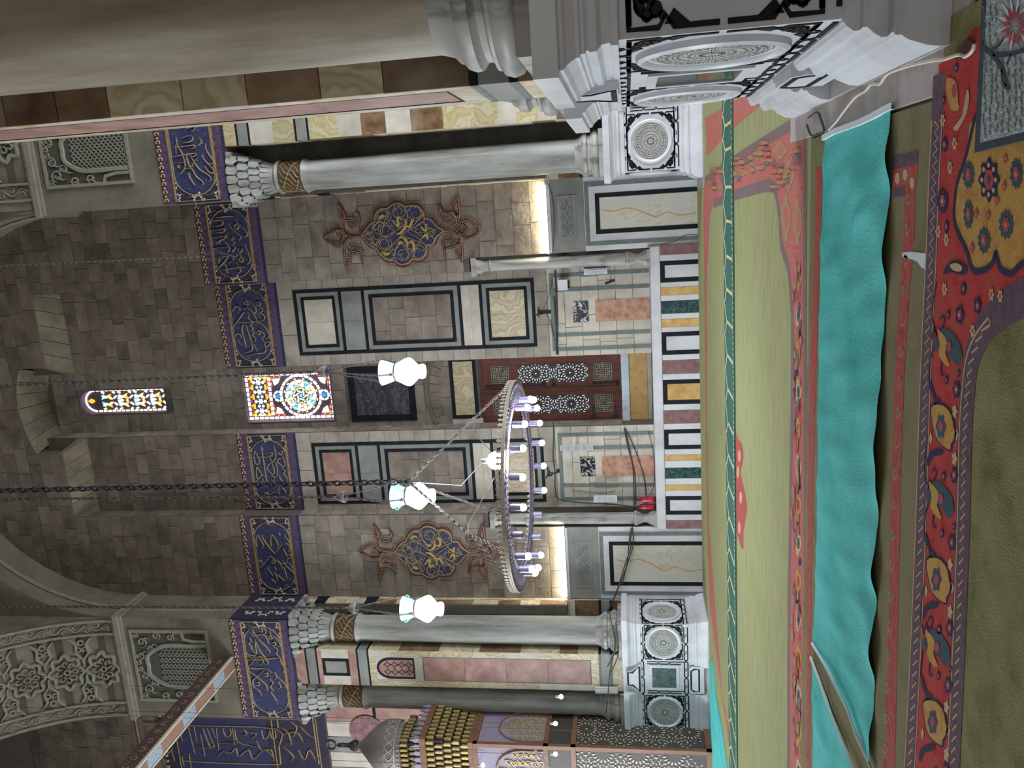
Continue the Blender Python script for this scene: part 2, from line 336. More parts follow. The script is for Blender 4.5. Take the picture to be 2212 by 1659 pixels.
def ashlar(parent, kind, c, u0, u1, v0, v1, ch, lmin, lmax, m, holes=(), name='stone_block', j=.012, wm=.022, m2=None, p2=.15, vfun=None):
    n = max(1, round((v1-v0)/ch)); h = (v1-v0)/n; cnt = 0
    for r in range(n):
        a = v0+r*h; b = a+h; iv = [(u0, u1)]
        for (h0, h1, g0, g1) in holes:
            if min(b, g1)-max(a, g0) > .35*h:
                nv = []
                for (p, q) in iv:
                    if h1 <= p or h0 >= q: nv.append((p, q)); continue
                    if h0 > p: nv.append((p, h0))
                    if h1 < q: nv.append((h1, q))
                iv = nv
        for (p, q) in iv:
            if q-p < .04: continue
            x = p; first = True
            while x < q-.01:
                l = random.uniform(lmin, lmax)*(random.uniform(.4, 1) if first else 1); first = False
                if q-x-l < lmin*.5: l = q-x
                e = min(q, x+l)
                mm = m2 if (m2 and random.random() < p2) else m
                top = b
                if vfun: top = min(b, vfun((x+e)/2))
                if top-a > .05:
                    block(kind, c, x+j/2, e-j/2, a+j/2, top-j/2, random.uniform(wm*.55, wm), mm, parent, name); cnt += 1
                x = e
    return cnt
# floor: stone slabs under the carpets
b = MB(); b.box(PZ(0), -24, 14, -8, 22, -.3, -.012)
fl = b.build('floor', FLOORM, kind='structure')
# ---- plane A -----------------------------------------------------------------
wb = MB(); A = PY(YA)
LX, RX, LZ = NX0-.36, NX1+.33, 5.42
wb.box(A, XL, NX0, LZ, 17.23, -1.6, 0); wb.box(A, NX1, XR, LZ, 17.23, -1.6, 0); wb.box(A, XL, LX, 0, LZ, -1.6, 0); wb.box(A, RX, XR, 0, LZ, -1.6, 0)
arch = [(-5.93, 17.23), (-5.93, 18.0), (-5.55, 18.14), (-5.1, 18.25), (-4.62, 18.31), (-4.2, 18.26), (-3.85, 18.17), (-3.5, 18.02), (-3.5, 17.23)]
wb.poly(A, [(XL, 17.23), (NX0, 17.23)]+arch+[(NX1, 17.23), (XR, 17.23), (XR, 22), (XL, 22)], -.4, 0)
WBACK = wb.build('wall_back', STONEJ, kind='structure')
medh = (-1.4, .35, 5.4, 9.2)
for (a, c_) in ((XL, NX0), (NX1, XR)):
    ashlar(WBACK, 'Y', YA, a, c_, 3.46, 10.6, .42, .45, .95, STONE, holes=[(LX, RX, 3.4, LZ)])
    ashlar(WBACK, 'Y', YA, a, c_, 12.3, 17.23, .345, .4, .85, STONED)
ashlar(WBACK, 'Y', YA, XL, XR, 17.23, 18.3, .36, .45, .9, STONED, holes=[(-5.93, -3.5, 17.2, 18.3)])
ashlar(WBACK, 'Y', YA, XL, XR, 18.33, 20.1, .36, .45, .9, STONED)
# ---- soffits of the stepped niche head ---------------------------------------
def lpath(a, c_, n): return [tuple(a[i]+(c_[i]-a[i])*k/n for i in range(2)) for k in range(n+1)]
hb = MB()
def soff(P, Q, y0, y1, mi=0):
    for i in range(len(P)-1):
        g = .006
        p0, p1 = [(P[i][0]+(P[i+1][0]-P[i][0])*t, P[i][1]+(P[i+1][1]-P[i][1])*t) for t in (.02, .98)]
        q0, q1 = [(Q[i][0]+(Q[i+1][0]-Q[i][0])*t, Q[i][1]+(Q[i+1][1]-Q[i][1])*t) for t in (.02, .98)]
        hb2 = MB(); hb2.add([(p0[0], y0, p0[1]), (p1[0], y0, p1[1]), (q1[0], y1, q1[1]), (q0[0], y1, q0[1]),
                             (p0[0], y0, p0[1]+.12), (p1[0], y0, p1[1]+.12), (q1[0], y1, q1[1]+.3), (q0[0], y1, q0[1]+.3)],
                            [(0, 1, 2, 3), (4, 5, 6, 7), (0, 1, 5, 4), (1, 2, 6, 5), (2, 3, 7, 6), (3, 0, 4, 7)])
        hb2.build('voussoir', STONEL, WBACK)
soff(lpath((NX0, 17.25), (-5.93, 17.25), 5), lpath((NX0+.25, 16.72), (-5.6, 16.72), 5), YA+.01, YB)
soff(lpath((-3.5, 17.25), (NX1, 17.25), 5), lpath((-3.78, 16.72), (NX1-.2, 16.72), 5), YA+.01, YB)
soff(arch[1:8], [(-5.62, 17.88), (-5.3, 17.98), (-4.95, 18.06), (-4.66, 18.1), (-4.35, 18.07), (-4.1, 18.0), (-3.8, 17.9)], YA+.01, YR)
for sx_, xf in ((1, NX0), (-1, NX1)):
    q = MB(); e = xf+sx_*(.25 if sx_ > 0 else .2)
    q.add([(xf, YA+.01, 17.25), (e, YB+.02, 16.70), (xf, YB+.02, 16.70), (xf, YA+.01, 17.4), (e, YB+.02, 17.4), (xf, YB+.02, 17.4)], [(0, 1, 2), (3, 4, 5), (0, 1, 4, 3), (1, 2, 5, 4), (2, 0, 3, 5)]); q.build('voussoir', STONEL, WBACK)
# ---- plane B -----------------------------------------------------------------
nb = MB(); B = PY(YB)
nb.box(B, NX0-.4, RX0, 0, 17.2, -1.2, 0); nb.box(B, RX1, NX1+.4, 0, 17.2, -1.2, 0)
nb.box(PY(YB+.02), -6.1, RX0, 17.1, 18.2, -.5, 0); nb.box(PY(YB+.02), RX1, -3.3, 17.1, 18.2, -.5, 0)
WN = nb.build('wall_niche', STONEJ, kind='structure')
PNL = (-1.86, -3.56)
tall = [(-3.5, -1.8, 3.93, 10.17), (-7.62, -5.9, 3.93, 10.17)]
for (a, c_) in ((NX0, RX0), (RX1, NX1)):
    ashlar(WN, 'Y', YB, a, c_, 3.62, 10.6, .41, .5, 1.0, STONEP, holes=tall)
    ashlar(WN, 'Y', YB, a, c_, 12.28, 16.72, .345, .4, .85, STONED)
    ashlar(WN, 'Y', YB, a, c_, 1.12, 3.62, .42, .5, 1.1, CREAM)
# ---- recess ------------------------------------------------------------------
rb = MB(); Rp = PY(YR)
D = rpx(YR+.1, 1038, 767, 1343, 912); DX0, DX1, DZ0, DZ1 = D
W1 = rpx(YR+.2, 531, 803, 723, 906); W2 = rpx(YR+.2, 184, 839, 366, 889)
def wallholes(mb, M, u0, u1, v0, v1, holes, w0, w1):
    us = sorted({u0, u1}|{h[0] for h in holes}|{h[1] for h in holes}); vs = sorted({v0, v1}|{h[2] for h in holes}|{h[3] for h in holes})
    for i in range(len(us)-1):
        for j in range(len(vs)-1):
            cu = (us[i]+us[i+1])/2; cv = (vs[j]+vs[j+1])/2
            if any(h[0] < cu < h[1] and h[2] < cv < h[3] for h in holes): continue
            mb.box(M, us[i], us[i+1], vs[j], vs[j+1], w0, w1)
wallholes(rb, Rp, RX0-.1, RX1+.1, 0, 18.3, [(DX0, DX1, DZ0, DZ1), W1, W2], -.45, 0)
WR = rb.build('wall_recess', STONEJ, kind='structure')
LP = rpx(YR, 974, 773, 1031, 903); SQ = rpx(YR, 755, 791, 897, 909)
g = .04
ashlar(WR, 'Y', YR, RX0, RX1, DZ1+.06, 17.9, .36, .45, .9, STONE, holes=[LP, SQ, (W1[0]-g, W1[1]+g, W1[2]-g, W1[3]+g), (W2[0]-g, W2[1]+g, W2[2]-g, W2[3]+g)], wm=.016)
# side reveals of the recess and of the niche
for (x, s) in ((RX0, 1), (RX1, -1)):
    k = 'X+' if s > 0 else 'X-'
    ashlar(WR, k, x, YB+.03, YR, 1.9, 17.8, .41, .45, .5, STONE, wm=.012)
for (x, s) in ((NX0, 1), (NX1, -1)):
    k = 'X+' if s > 0 else 'X-'
    ashlar(WN, k, x, YA+.03, YB, LZ, 10.6, .42, .4, .42, STONE, wm=.012)
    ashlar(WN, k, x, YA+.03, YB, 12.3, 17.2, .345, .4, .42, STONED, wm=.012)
# relieving arch relief between lintel and dark square
am = MB(); z0 = SQ[2]-.93
def arcp(xc, zc, r, a0, a1, n): return [(xc+r*cos(a0+(a1-a0)*i/n), zc+r*sin(a0+(a1-a0)*i/n)) for i in range(n+1)]
am.strip(Rp, arcp(-4.7, z0-1.45, 2.05, pi/2+.44, pi/2-.44, 16), .1, 0, .06)
o = am.build('arch_moulding', STONEL, WR)
for i in range(7):
    a = pi/2+.36-.12*i; b2 = MB()
    pts = arcp(-4.7, z0-1.45, 1.97, a, a-.11, 3)+arcp(-4.7, z0-1.45, 1.72, a-.11, a, 3); b2.poly(Rp, pts, 0, .03); b2.build('voussoir', STONE, WR)
# sill
b2 = MB(); b2.slab(Rp, DX0-.12, DX1+.06, DZ0-.2, DZ0, 0, .1, .015); b2.build('sill', PLW, WR)
b2 = MB(); b2.slab(Rp, RX0, RX1, DZ0-.66, DZ0-.2, 0, .03, .01); b2.build('sill_panel', SIENA, WR)
b2 = MB(); b2.slab(Rp, RX0, RX1, 1.12, DZ0-.66, 0, .02, .01); b2.build('sill_base', CREAM, WR)
# ---- far left bay wall -------------------------------------------------------
lb = MB(); lb.box(A, -23, -13.09, 0, 22, -1, 0)
WL = lb.build('wall_left', STONEJ, kind='structure')
ashlar(WL, 'Y', YA, -17.6, -13.1, 15.9, 20.2, .4, .5, 1.1, STONED)
for i in range(9):
    b2 = MB(); b2.slab(A, -17.5+i*.5, -17.5+i*.5+.49, 5.2, 10.55, 0, .03); b2.build('marble_slab', (CREAM, MARBG, CREAM, PINKV)[i % 4], WL)
b2 = MB(); b2.poly(A, arcp(-14.3, 9.35, .52, 0, 2*pi, 24)[:-1], .03, .06); b2.build('red_disc', ROSSO, WL)
b2 = MB(); b2.box(A, -16.5, -13.5, 9.05, 9.13, .03, .05); b2.build('dark_strip', BLACK, WL)
# ---- ceiling -----------------------------------------------------------------
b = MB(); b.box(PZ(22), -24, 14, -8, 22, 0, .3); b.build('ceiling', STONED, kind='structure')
# ---- pier tops and the great arches ------------------------------------------
def pier_top(name, x0, sx, y0, yl, PX_=3.35):
    x1 = x0+sx*PX_; a, c_ = min(x0, x1), max(x0, x1)
    b = MB(); b.box(PZ(0), a, c_, y0, y0+yl, 10.6, 22); o = b.build(name, STUCP, kind='structure')
    b = MB()
    for (w, v0, v1) in ((.05, 15.36, 15.44), (.1, 15.44, 15.58), (.05, 15.58, 15.64)): b.box(PZ(0), a-w, c_+w, y0-w, y0+yl+w, v0, v1)
    b.build('impost_fillet', STUC, o); return o
PTL = pier_top('wall_pier_left', XL, -1, 18.0, 3.35, 2.95)
PTR = pier_top('wall_pier_right', XR, 1, 18.0, 3.35)
b = MB(); cx, R_ = (XL+XR)/2, (XR-XL)/2
arc = [(cx-R_*cos(t*pi/28), 15.5+R_*sin(t*pi/28)*1.02) for t in range(29)]
b.poly(PY(18.02), arc+[(XR, 22), (XL, 22)], -1.28, 0); BAY = b.build('trim_1', STUCP, kind='structure')
b = MB()
b.strip(PY(18.02), [(XL+.42, 12.4), (XL+.42, 15.4)]+[(cx-(R_-.42)*cos(t*pi/28), 15.5+(R_-.42)*sin(t*pi/28)) for t in range(1, 28)], .12, -.9, -.86) if False else None
def bays(fx, name):
    "arch along Y over the side bay: solid with a round-arched soffit; fx gives X0,X1"
    x0, x1 = fx; b = MB()
    pts = [(13-5*cos(t*pi/28), 15.5+5*sin(t*pi/28)) for t in range(29)]
    M = lambda u, v, w: (w, u, v)
    b.poly(M, pts+[(18, 22), (8, 22)], x0, x1); return b.build(name, STUCP, kind='structure')
SOL = bays((XL-3.0, XL), 'trim_2'); SOR = bays((.6, 3.9), 'trim_3')
# ---- carved soffit and stucco panels ------------------------------------------
def soffM(u, v, w): t = u/5; return (v, 13+(5-w)*cos(t), 15.5+(5-w)*sin(t))
def circ(cu, cv, r, n=14, a0=0, a1=2*pi): return [(cu+r*cos(a0+(a1-a0)*i/n), cv+r*sin(a0+(a1-a0)*i/n)) for i in range(n+(0 if abs(a1-a0-2*pi) < 1e-6 else 1))]
def spiral(cu, cv, r, turns, a0, n=16, sgn=1): return [(cu+r*(1-.8*i/n)*cos(a0+sgn*turns*2*pi*i/n), cv+r*(1-.8*i/n)*sin(a0+sgn*turns*2*pi*i/n)) for i in range(n+1)]
def soffit_relief(xc, name_parent, label):
    b = MB(); v0, v1 = xc-1.02, xc+1.02
    M = soffM
    # sunk ground between plain margins: raised frame bands
    for v in (v0-.02, v0-.4, v1+.02, v1+.4):
        b.strip(M, [(u*.25, v) for u in range(0, 17)], .05, 0, .06)
    b.strip(M, [(.12, v0-.4), (.12, v1+.4)], .07, 0, .06)
    for sgn, vv in ((1, v0-.21), (-1, v1+.21)):
        b.ridge(M, [(.2+i*.08, vv+.09*sin(i*.9)) for i in range(48)], .05, 0, .04)
        for i in range(13): b.ridge(M, spiral(.35+i*.28, vv+.06*(1 if i % 2 else -1), .1, .8, i), .035, 0, .035)
    for k in range(4):
        u = .62+k*.98
        ring = [(u+(.40+.055*cos(8*t))*cos(t), xc+(.40+.055*cos(8*t))*1.15*sin(t)) for t in [2*pi*i/48 for i in range(48)]]
        b.ridge(M, ring, .09, 0, .09, closed=True)
        for i in range(8):
            a = 2*pi*i/8
            b.ridge(M, spiral(u+.22*cos(a), xc+.26*sin(a), .1, .9, a+pi, 10), .05, 0, .07)
        b.ridge(M, circ(u, xc, .07), .04, 0, .07, closed=True)
        for s in (-1, 1):
            b.ridge(M, [(u+.49, xc+s*.1), (u+.49+.02, xc+s*.3), (u+.32, xc+s*.52), (u+.36, xc+s*.78), (u+.2, xc+s*.98)], .09, 0, .08)
            b.ridge(M, [(u+.49, xc+s*.3), (u+.66, xc+s*.52), (u+.62, xc+s*.78), (u+.78, xc+s*.98)], .09, 0, .08)
            for q in (-.1, .1):
                b.ridge(M, spiral(u+.49+q, xc+s*.62, .1, 1, q*9, 10), .055, 0, .07)
            b.ridge(M, circ(u+.49, xc+s*.83, .07), .05, 0, .07, closed=True)
        b.ridge(M, [(u+.36, xc), (u+.62, xc)], .1, 0, .08)
    root = b.build('carved_soffit_band', STUC)
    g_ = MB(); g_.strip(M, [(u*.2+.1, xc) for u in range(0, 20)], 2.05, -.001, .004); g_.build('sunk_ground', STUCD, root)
    tag(root, label, 'carving', 'carved soffit bands'); return root
soffit_relief(XL-1.5, None, 'pale stucco band of knotted arabesque under the great arch above the left pier')
soffit_relief(.5+1.75, None, 'shadowed stucco band under the arch above the far right pier')
def stucco_panel(x0, x1, z0, z1, label):
    M = PY(18.0); b = MB(); root = None
    b.frame(M, x0, x1, z0, z1, .07, 0, .05); xc = (x0+x1)/2; W = x1-x0; H = z1-z0
    root = b.build('stucco_carving', STUC, label=label, cat='carving', group='carved stucco reliefs above the frieze')
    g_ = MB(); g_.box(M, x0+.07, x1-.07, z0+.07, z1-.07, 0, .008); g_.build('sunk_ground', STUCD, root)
    n = MB()
    aw = W*.29; zb = z0+.08; zs = z0+H*.5
    outl = [(xc-aw, zb), (xc-aw, zs)]+[(xc-aw*cos(t*pi/12), zs+aw*1.25*sin(t*pi/12)*(1+.06*cos(t*pi/2))) for t in range(1, 12)]+[(xc+aw, zs), (xc+aw, zb)]
    n.ridge(M, outl, .12, 0, .07, taper=False)
    for s in (-1, 1):
        o2 = [(xc+s*W*.48, zb+H*.3), (xc+s*W*.38, zb+H*.28), (xc+s*W*.345, zb+H*.16), (xc+s*W*.345, zb)]
        n.ridge(M, o2, .09, 0, .06, taper=False)
    n.build('niche_moulding', STUC, root)
    l = MB(); import random as R2
    k = 0
    for iz in range(12):
        for ix in range(7):
            u = xc-aw+.1+ix*(2*aw-.2)/6; v = zb+.08+iz*.115
            if v > zs: 
                if abs(u-xc) > aw*sqrt(max(0, 1-((v-zs)/(aw*1.2))**2))-.06: continue
            l.ridge(M, [(u-.06, v), (u, v+.06), (u+.06, v), (u, v-.06)], .035, 0, .035, closed=True)
    l.build('star_lattice', STUC, root)
    s_ = MB()
    for sg in (-1, 1):
        for (fx, fz, r) in ((.14, .9, .13), (.33, .86, .15), (.42, .66, .12), (.24, .77, .11), (.4, .48, .11), (.42, .93, .08), (.05, .94, .08)):
            s_.ridge(M, spiral(xc+sg*W*fx, z0+H*fz, r, 1.4, fx*9, 20, sg), .045, 0, .05)
            s_.ridge(M, [(xc+sg*W*fx, z0+H*fz), (xc+sg*W*(fx+.06), z0+H*(fz-.05)), (xc+sg*W*(fx+.05), z0+H*(fz-.1))], .05, 0, .045)
    s_.build('scrollwork', STUC, root); return root
cp = rpx(18.0, 275, 1361, 461, 1505)
stucco_panel(cp[0]-.12, cp[1], 12.95, 15.2, 'pale carved stucco panel above the left pier, its foot crossed by the painted beam')
stucco_panel(XR+.55, XR+2.2, 12.95, 15.2, 'dark carved stucco panel of lattice arch above the right pier')
b = MB()
b.ridge(PX(XL+.0, 1), [(18.45, 12.4+.12*i) for i in range(25)], .1, 0, .03); b.build('side_moulding', STUC, PTL)
# moulding following the bay arch
b = MB(); am_ = [(cx-(R_+.0)*cos(t*pi/40), 15.5+R_*1.02*sin(t*pi/40)) for t in range(0, 41)]
b.tube([(p[0]+(.03 if p[0] < cx else -.03), 18.5, p[1]-.03) for p in am_], .05, 6); b.build('arch_rib', STUC, BAY)
SHAFT_ = SHAFT
# ================================================================ PIERS
def settle(o, loc):
    "move an origin to the thing's base without moving its geometry"
    loc = Vector(loc)
    if o.type == 'MESH': o.data.transform(Matrix.Translation(-loc))
    for c in o.children: c.location -= loc
    o.location = loc
def link_band(b, M, u0, u1, v, h, p=.44, lw=.028, w=.006):
    "inlaid chain of long hexagons"
    n = max(1, round((u1-u0)/p)); p = (u1-u0)/n; d = .075
    for s in (1, -1):
        pts = [(u0, v+s*h/2)]; sg = s
        for i in range(n):
            a = u0+i*p
            if i: pts += [(a-d*.6, v+sg*h/2), (a+d*.6, v-sg*h/2)]; sg = -sg
        pts.append((u1, v+sg*h/2))
        b.strip(M, pts, lw, 0, w)
    for i in range(n):
        a = u0+(i+.5)*p
        b.strip(M, [(a+.028, v+h/2-.01), (a+.032, v+.005), (a, v-.016), (a-.03, v-.0), (a-.028, v+.02)], lw*.5, 0, w*1.1)
def medallion(M, cu, cv, r, parent, seed=0, far=True):
    b = MB(); b2 = MB()
    n = 40
    def ringprof(rs, ws):
        vs = []
        for (rr, ww) in zip(rs, ws): vs += [M(cu+rr*cos(2*pi*i/n), cv+rr*sin(2*pi*i/n), ww) for i in range(n)]
        return vs
    vs = ringprof([r, r*.985, r*.93, r*.87, r*.85, r*.80], [0, .035, .05, .035, .018, .012])
    b.add(vs, [(k*n+i, k*n+(i+1) % n, (k+1)*n+(i+1) % n, (k+1)*n+i) for k in range(5) for i in range(n)], 0, True)
    root = b.build('medallion', MARB, parent)
    g_ = MB(); g_.flat(M, circ(cu, cv, r*.82, 32), .008); g_.build('sunk_ground', CARVD, root)
    q = MB(); rr = r*.8
    for k, (r1, m, am, wd) in enumerate(((.2, 12, .07, .025), (.38, 12, .1, .025), (.56, 16, .1, .026), (.74, 16, .12, .026), (.88, 20, .08, .026))):
        for ph in (0, pi/m):
            pts = [(cu+rr*(r1+am*cos(m*t+ph*m))*cos(t), cv+rr*(r1+am*cos(m*t+ph*m))*sin(t)) for t in [2*pi*i/(m*5) for i in range(m*5)]]
            q.ridge(M, pts, wd, .008, .018, closed=True)
    q.ridge(M, circ(cu, cv, rr*.08), .03, .008, .022, closed=True)
    for i in range(16): 
        a = 2*pi*i/16; q.ridge(M, [(cu+rr*.1*cos(a), cv+rr*.1*sin(a)), (cu+rr*.3*cos(a), cv+rr*.3*sin(a))], .025, .008, .018)
    q.build('carved_rosette', CARVE, root)
    return root
def corner_orn(b, M, cu, cv, s, t, kx, half, w=.006):
    "black arabesque filling one corner between circle and frame"
    c = half
    f = lambda x, y: (cu+s*x*kx, cv+t*y)
    b.strip(M, [f(.02, c), f(c*.52, c), f(c*.6, c-.05), f(c*.68, c), f(c, c), f(c, c*.68), f(c-.05, c*.6), f(c, c*.52), f(c, .02)], .03, 0, w)
    for (x, y) in ((c*.55, c*.93), (c*.93, c*.55)): pass
    b.poly(M, [f(.16*c/.46, c-.012), f(c*.62, c-.012), f(c*.52, c*.84)], 0, w)
    b.poly(M, [f(c-.012, .16*c/.46), f(c*.84, c*.52), f(c-.012, c*.62)], 0, w)
    k = c/.46
    for (x, y, r) in ((.325, .385, .034), (.385, .325, .034), (.37, .405, .03), (.405, .37, .03), (.35, .35, .026), (.295, .41, .02), (.41, .295, .02)):
        b.poly(M, [f(x*k+r*k*cos(a)*1.1, y*k+r*k*sin(a)) for a in [2*pi*i/8 for i in range(8)]], 0, w)
    b.strip(M, [f(.31*k, .41*k), f(.33*k, .43*k), f(.37*k, .425*k), f(.4*k, .41*k), f(.425*k, .37*k), f(.41*k, .32*k)], .016*k, 0, w)
UPR = [(0, 1.62), (.03, 1.62), (.03, 1.655), (.012, 1.67), (.02, 1.71), (.055, 1.735), (.06, 1.77), (.045, 1.785), (.065, 1.80), (.065, 1.82), (.085, 1.825), (.085, 1.845), (.12, 1.89), (.15, 1.91), (.15, 1.93), (.19, 1.935), (.19, 2.07), (0, 2.07)]
LOR = [(0, 0), (.2, 0), (.2, .07), (.19, .12), (.15, .2), (.12, .225), (.12, .25), (.10, .26), (.125, .29), (.125, .32), (.10, .345), (.06, .37), (.06, .39), (.075, .41), (.075, .44), (.045, .465), (.02, .475), (.02, .48), (0, .48)]
PL = 3.35; UN = 1.28
def pedestal(x0, sx, y0, label, PF=3.35, UF=1.28):
    root = empty('pier_pedestal', label=label, cat='pedestal', group='marble pier pedestals')
    F = lambda u, v, w: (x0+sx*u, y0-w, v); D_ = lambda u, v, w: (x0-sx*w, y0+u, v)
    Bk = lambda u, v, w: (x0+sx*u, y0+PL+w, v)
    b = MB(); b.box(F, 0, PF, 0, 2.07, -PL, 0); b.build('core', MARB, root)
    def mould(prof, nm):
        b = MB(); n = len(prof)
        def sweep(stations):
            vs = [st(w, v) for st in stations for (w, v) in prof]; m = len(stations)
            fs = [(k*n+i, k*n+(i+1) % n, (k+1)*n+(i+1) % n, (k+1)*n+i) for k in range(m-1) for i in range(n-1)]
            fs += [tuple(range(n)), tuple(range((m-1)*n, m*n))]
            b.add(vs, fs)
        sweep([lambda w, v: F(UF, v, w), lambda w, v: (x0-sx*w, y0-w, v), lambda w, v: D_(UN, v, w)])
        b.build(nm, MARB, root); b = MB(); n = len(prof)
        def sw2(st):
            vs = [s(w, v) for s in st for (w, v) in prof]; m = len(st)
            b.add(vs, [(k*n+i, k*n+(i+1) % n, (k+1)*n+(i+1) % n, (k+1)*n+i) for k in range(m-1) for i in range(n-1)]+[tuple(range(n)), tuple(range((m-1)*n, m*n))])
        sw2([lambda w, v: D_(PL-UN, v, w), lambda w, v: (x0-sx*w, y0+PL+w, v), lambda w, v: Bk(UN, v, w)])
        b.build(nm, MARB, root)
        b = MB()
        sw3 = [lambda w, v: F(PF-UF, v, w), lambda w, v: (x0+sx*(PF+w), y0-w, v), lambda w, v: (x0+sx*(PF+w), y0+UN, v)]
        vs = [s(w, v) for s in sw3 for (w, v) in prof]; b.add(vs, [(k*n+i, k*n+(i+1) % n, (k+1)*n+(i+1) % n, (k+1)*n+i) for k in range(2) for i in range(n-1)]+[tuple(range(n)), tuple(range(2*n, 3*n))])
        b.build(nm, MARB, root)
    mould(UPR, 'cornice_moulding'); mould(LOR, 'foot_moulding')
    for M, P_, U_ in ((F, PF, UF), (D_, PL, UN)): b = MB(); b.box(M, U_, P_-U_, 0, .06, 0, .2); b.build('foot_slab', FLOORM, root)
    b = MB(); b.slab(PZ(0), min(x0-sx*.42, x0+sx*(PF+.42)), max(x0-sx*.42, x0+sx*(PF+.42)), y0-.42, y0+PL+.42, 0, .022, .006); b.build('floor_slab', FLOORM, root)
    for M, P_, U_ in ((F, PF, UF), (D_, P_, U_)):
        ink = MB(); cv = 1.07
        link_band(ink, M, .06, P_-.06, cv+.533, .085); link_band(ink, M, .06, P_-.06, cv-.533, .085)
        cs = ((.61, P_-.61) if U_ > 1.1 else (.475, P_-.475)); half = .52 if U_ > 1.1 else .475
        for cu in cs:
            for s in (-1, 1):
                for t in (-1, 1): corner_orn(ink, M, cu, cv, s, t, 1.15 if U_ > 1.1 else 1, half*.95)
        for u in (U_-.0, P_-U_+.0):
            ink.strip(M, [(u-.03, cv-.48), (u-.03, cv-.16), (u+.03, cv-.1), (u+.03, cv+.1), (u-.03, cv+.16), (u-.03, cv+.41)], .02, 0, .006)
            ink.strip(M, [(u+.03, cv-.41), (u+.03, cv-.16), (u-.03, cv-.1), (u-.03, cv+.1), (u+.03, cv+.16), (u+.03, cv+.41)], .02, 0, .006)
        ink.build('black_inlay', BLACK, root)
        for cu in cs: medallion(M, cu, cv, .455 if U_ > 1.1 else .435, root)
        m = P_/2
        b = MB(); b.frame(M, m-.34, m+.34, cv-.36, cv+.36, .07, 0, .022); b.build('panel_frame', MARB, root)
        b = MB(); b.slab(M, m-.275, m+.275, cv-.295, cv+.295, 0, .012, .004); b.build('green_panel', REFL if y0 < 10 else GREEN, root)
        # hexagonal plaques above and below the dark square
        b = MB(); b.box(M, U_, P_-U_, 1.62, 1.8, 0, .02)
        b.poly(M, [(m-min(.38, P_/2-U_), 1.64), (m+min(.38, P_/2-U_), 1.64), (m+.2, 1.86), (m+.2, 1.98), (m-.2, 1.98), (m-.2, 1.86)], 0, .09)
        b.build('upper_plaque', MARB, root)
        b = MB(); b.strip(M, [(m-.34, 1.67), (m+.34, 1.67), (m+.17, 1.84), (m+.17, 1.95), (m-.17, 1.95), (m-.17, 1.84)], .045, .09, .096, closed=True); b.build('plaque_inlay', BLACK, root)
        b = MB(); b.poly(M, [(m-.3, .47), (m+.3, .47), (m+min(.36, P_/2-U_-.0), .4), (m+min(.36, P_/2-U_-.0), .12), (m-min(.36, P_/2-U_-.0), .12), (m-min(.36, P_/2-U_-.0), .4)], 0, .1); b.build('lower_plaque', MARB, root)
        b = MB(); b.strip(M, [(m-.25, .43), (m+.25, .43), (m+.3, .36), (m+.3, .24), (m-.3, .24), (m-.3, .36)], .04, .1, .106, closed=True); b.build('plaque_inlay', BLACK, root)
        b = MB(); b.box(M, U_, P_-U_, 1.99, 2.07, 0, .02); b.build('cap_slab', MARB, root)
    for o in root.children: o.location -= Vector((x0+sx*PF/2, y0+PL/2, 0))
    root.location = (x0+sx*PF/2, y0+PL/2, 0)
    return root
pedestal(.82, 1, 4.65, 'white marble pedestal with large medallions at the right, nearest the camera')
pedestal(XR, 1, 18.0, 'grey-white pedestal with one rosette medallion, half hidden behind the near pedestal')
pedestal(XL, -1, 18.0, 'white pedestal with medallions and dark square at far left, under the pair of columns', 2.86, 1.03)
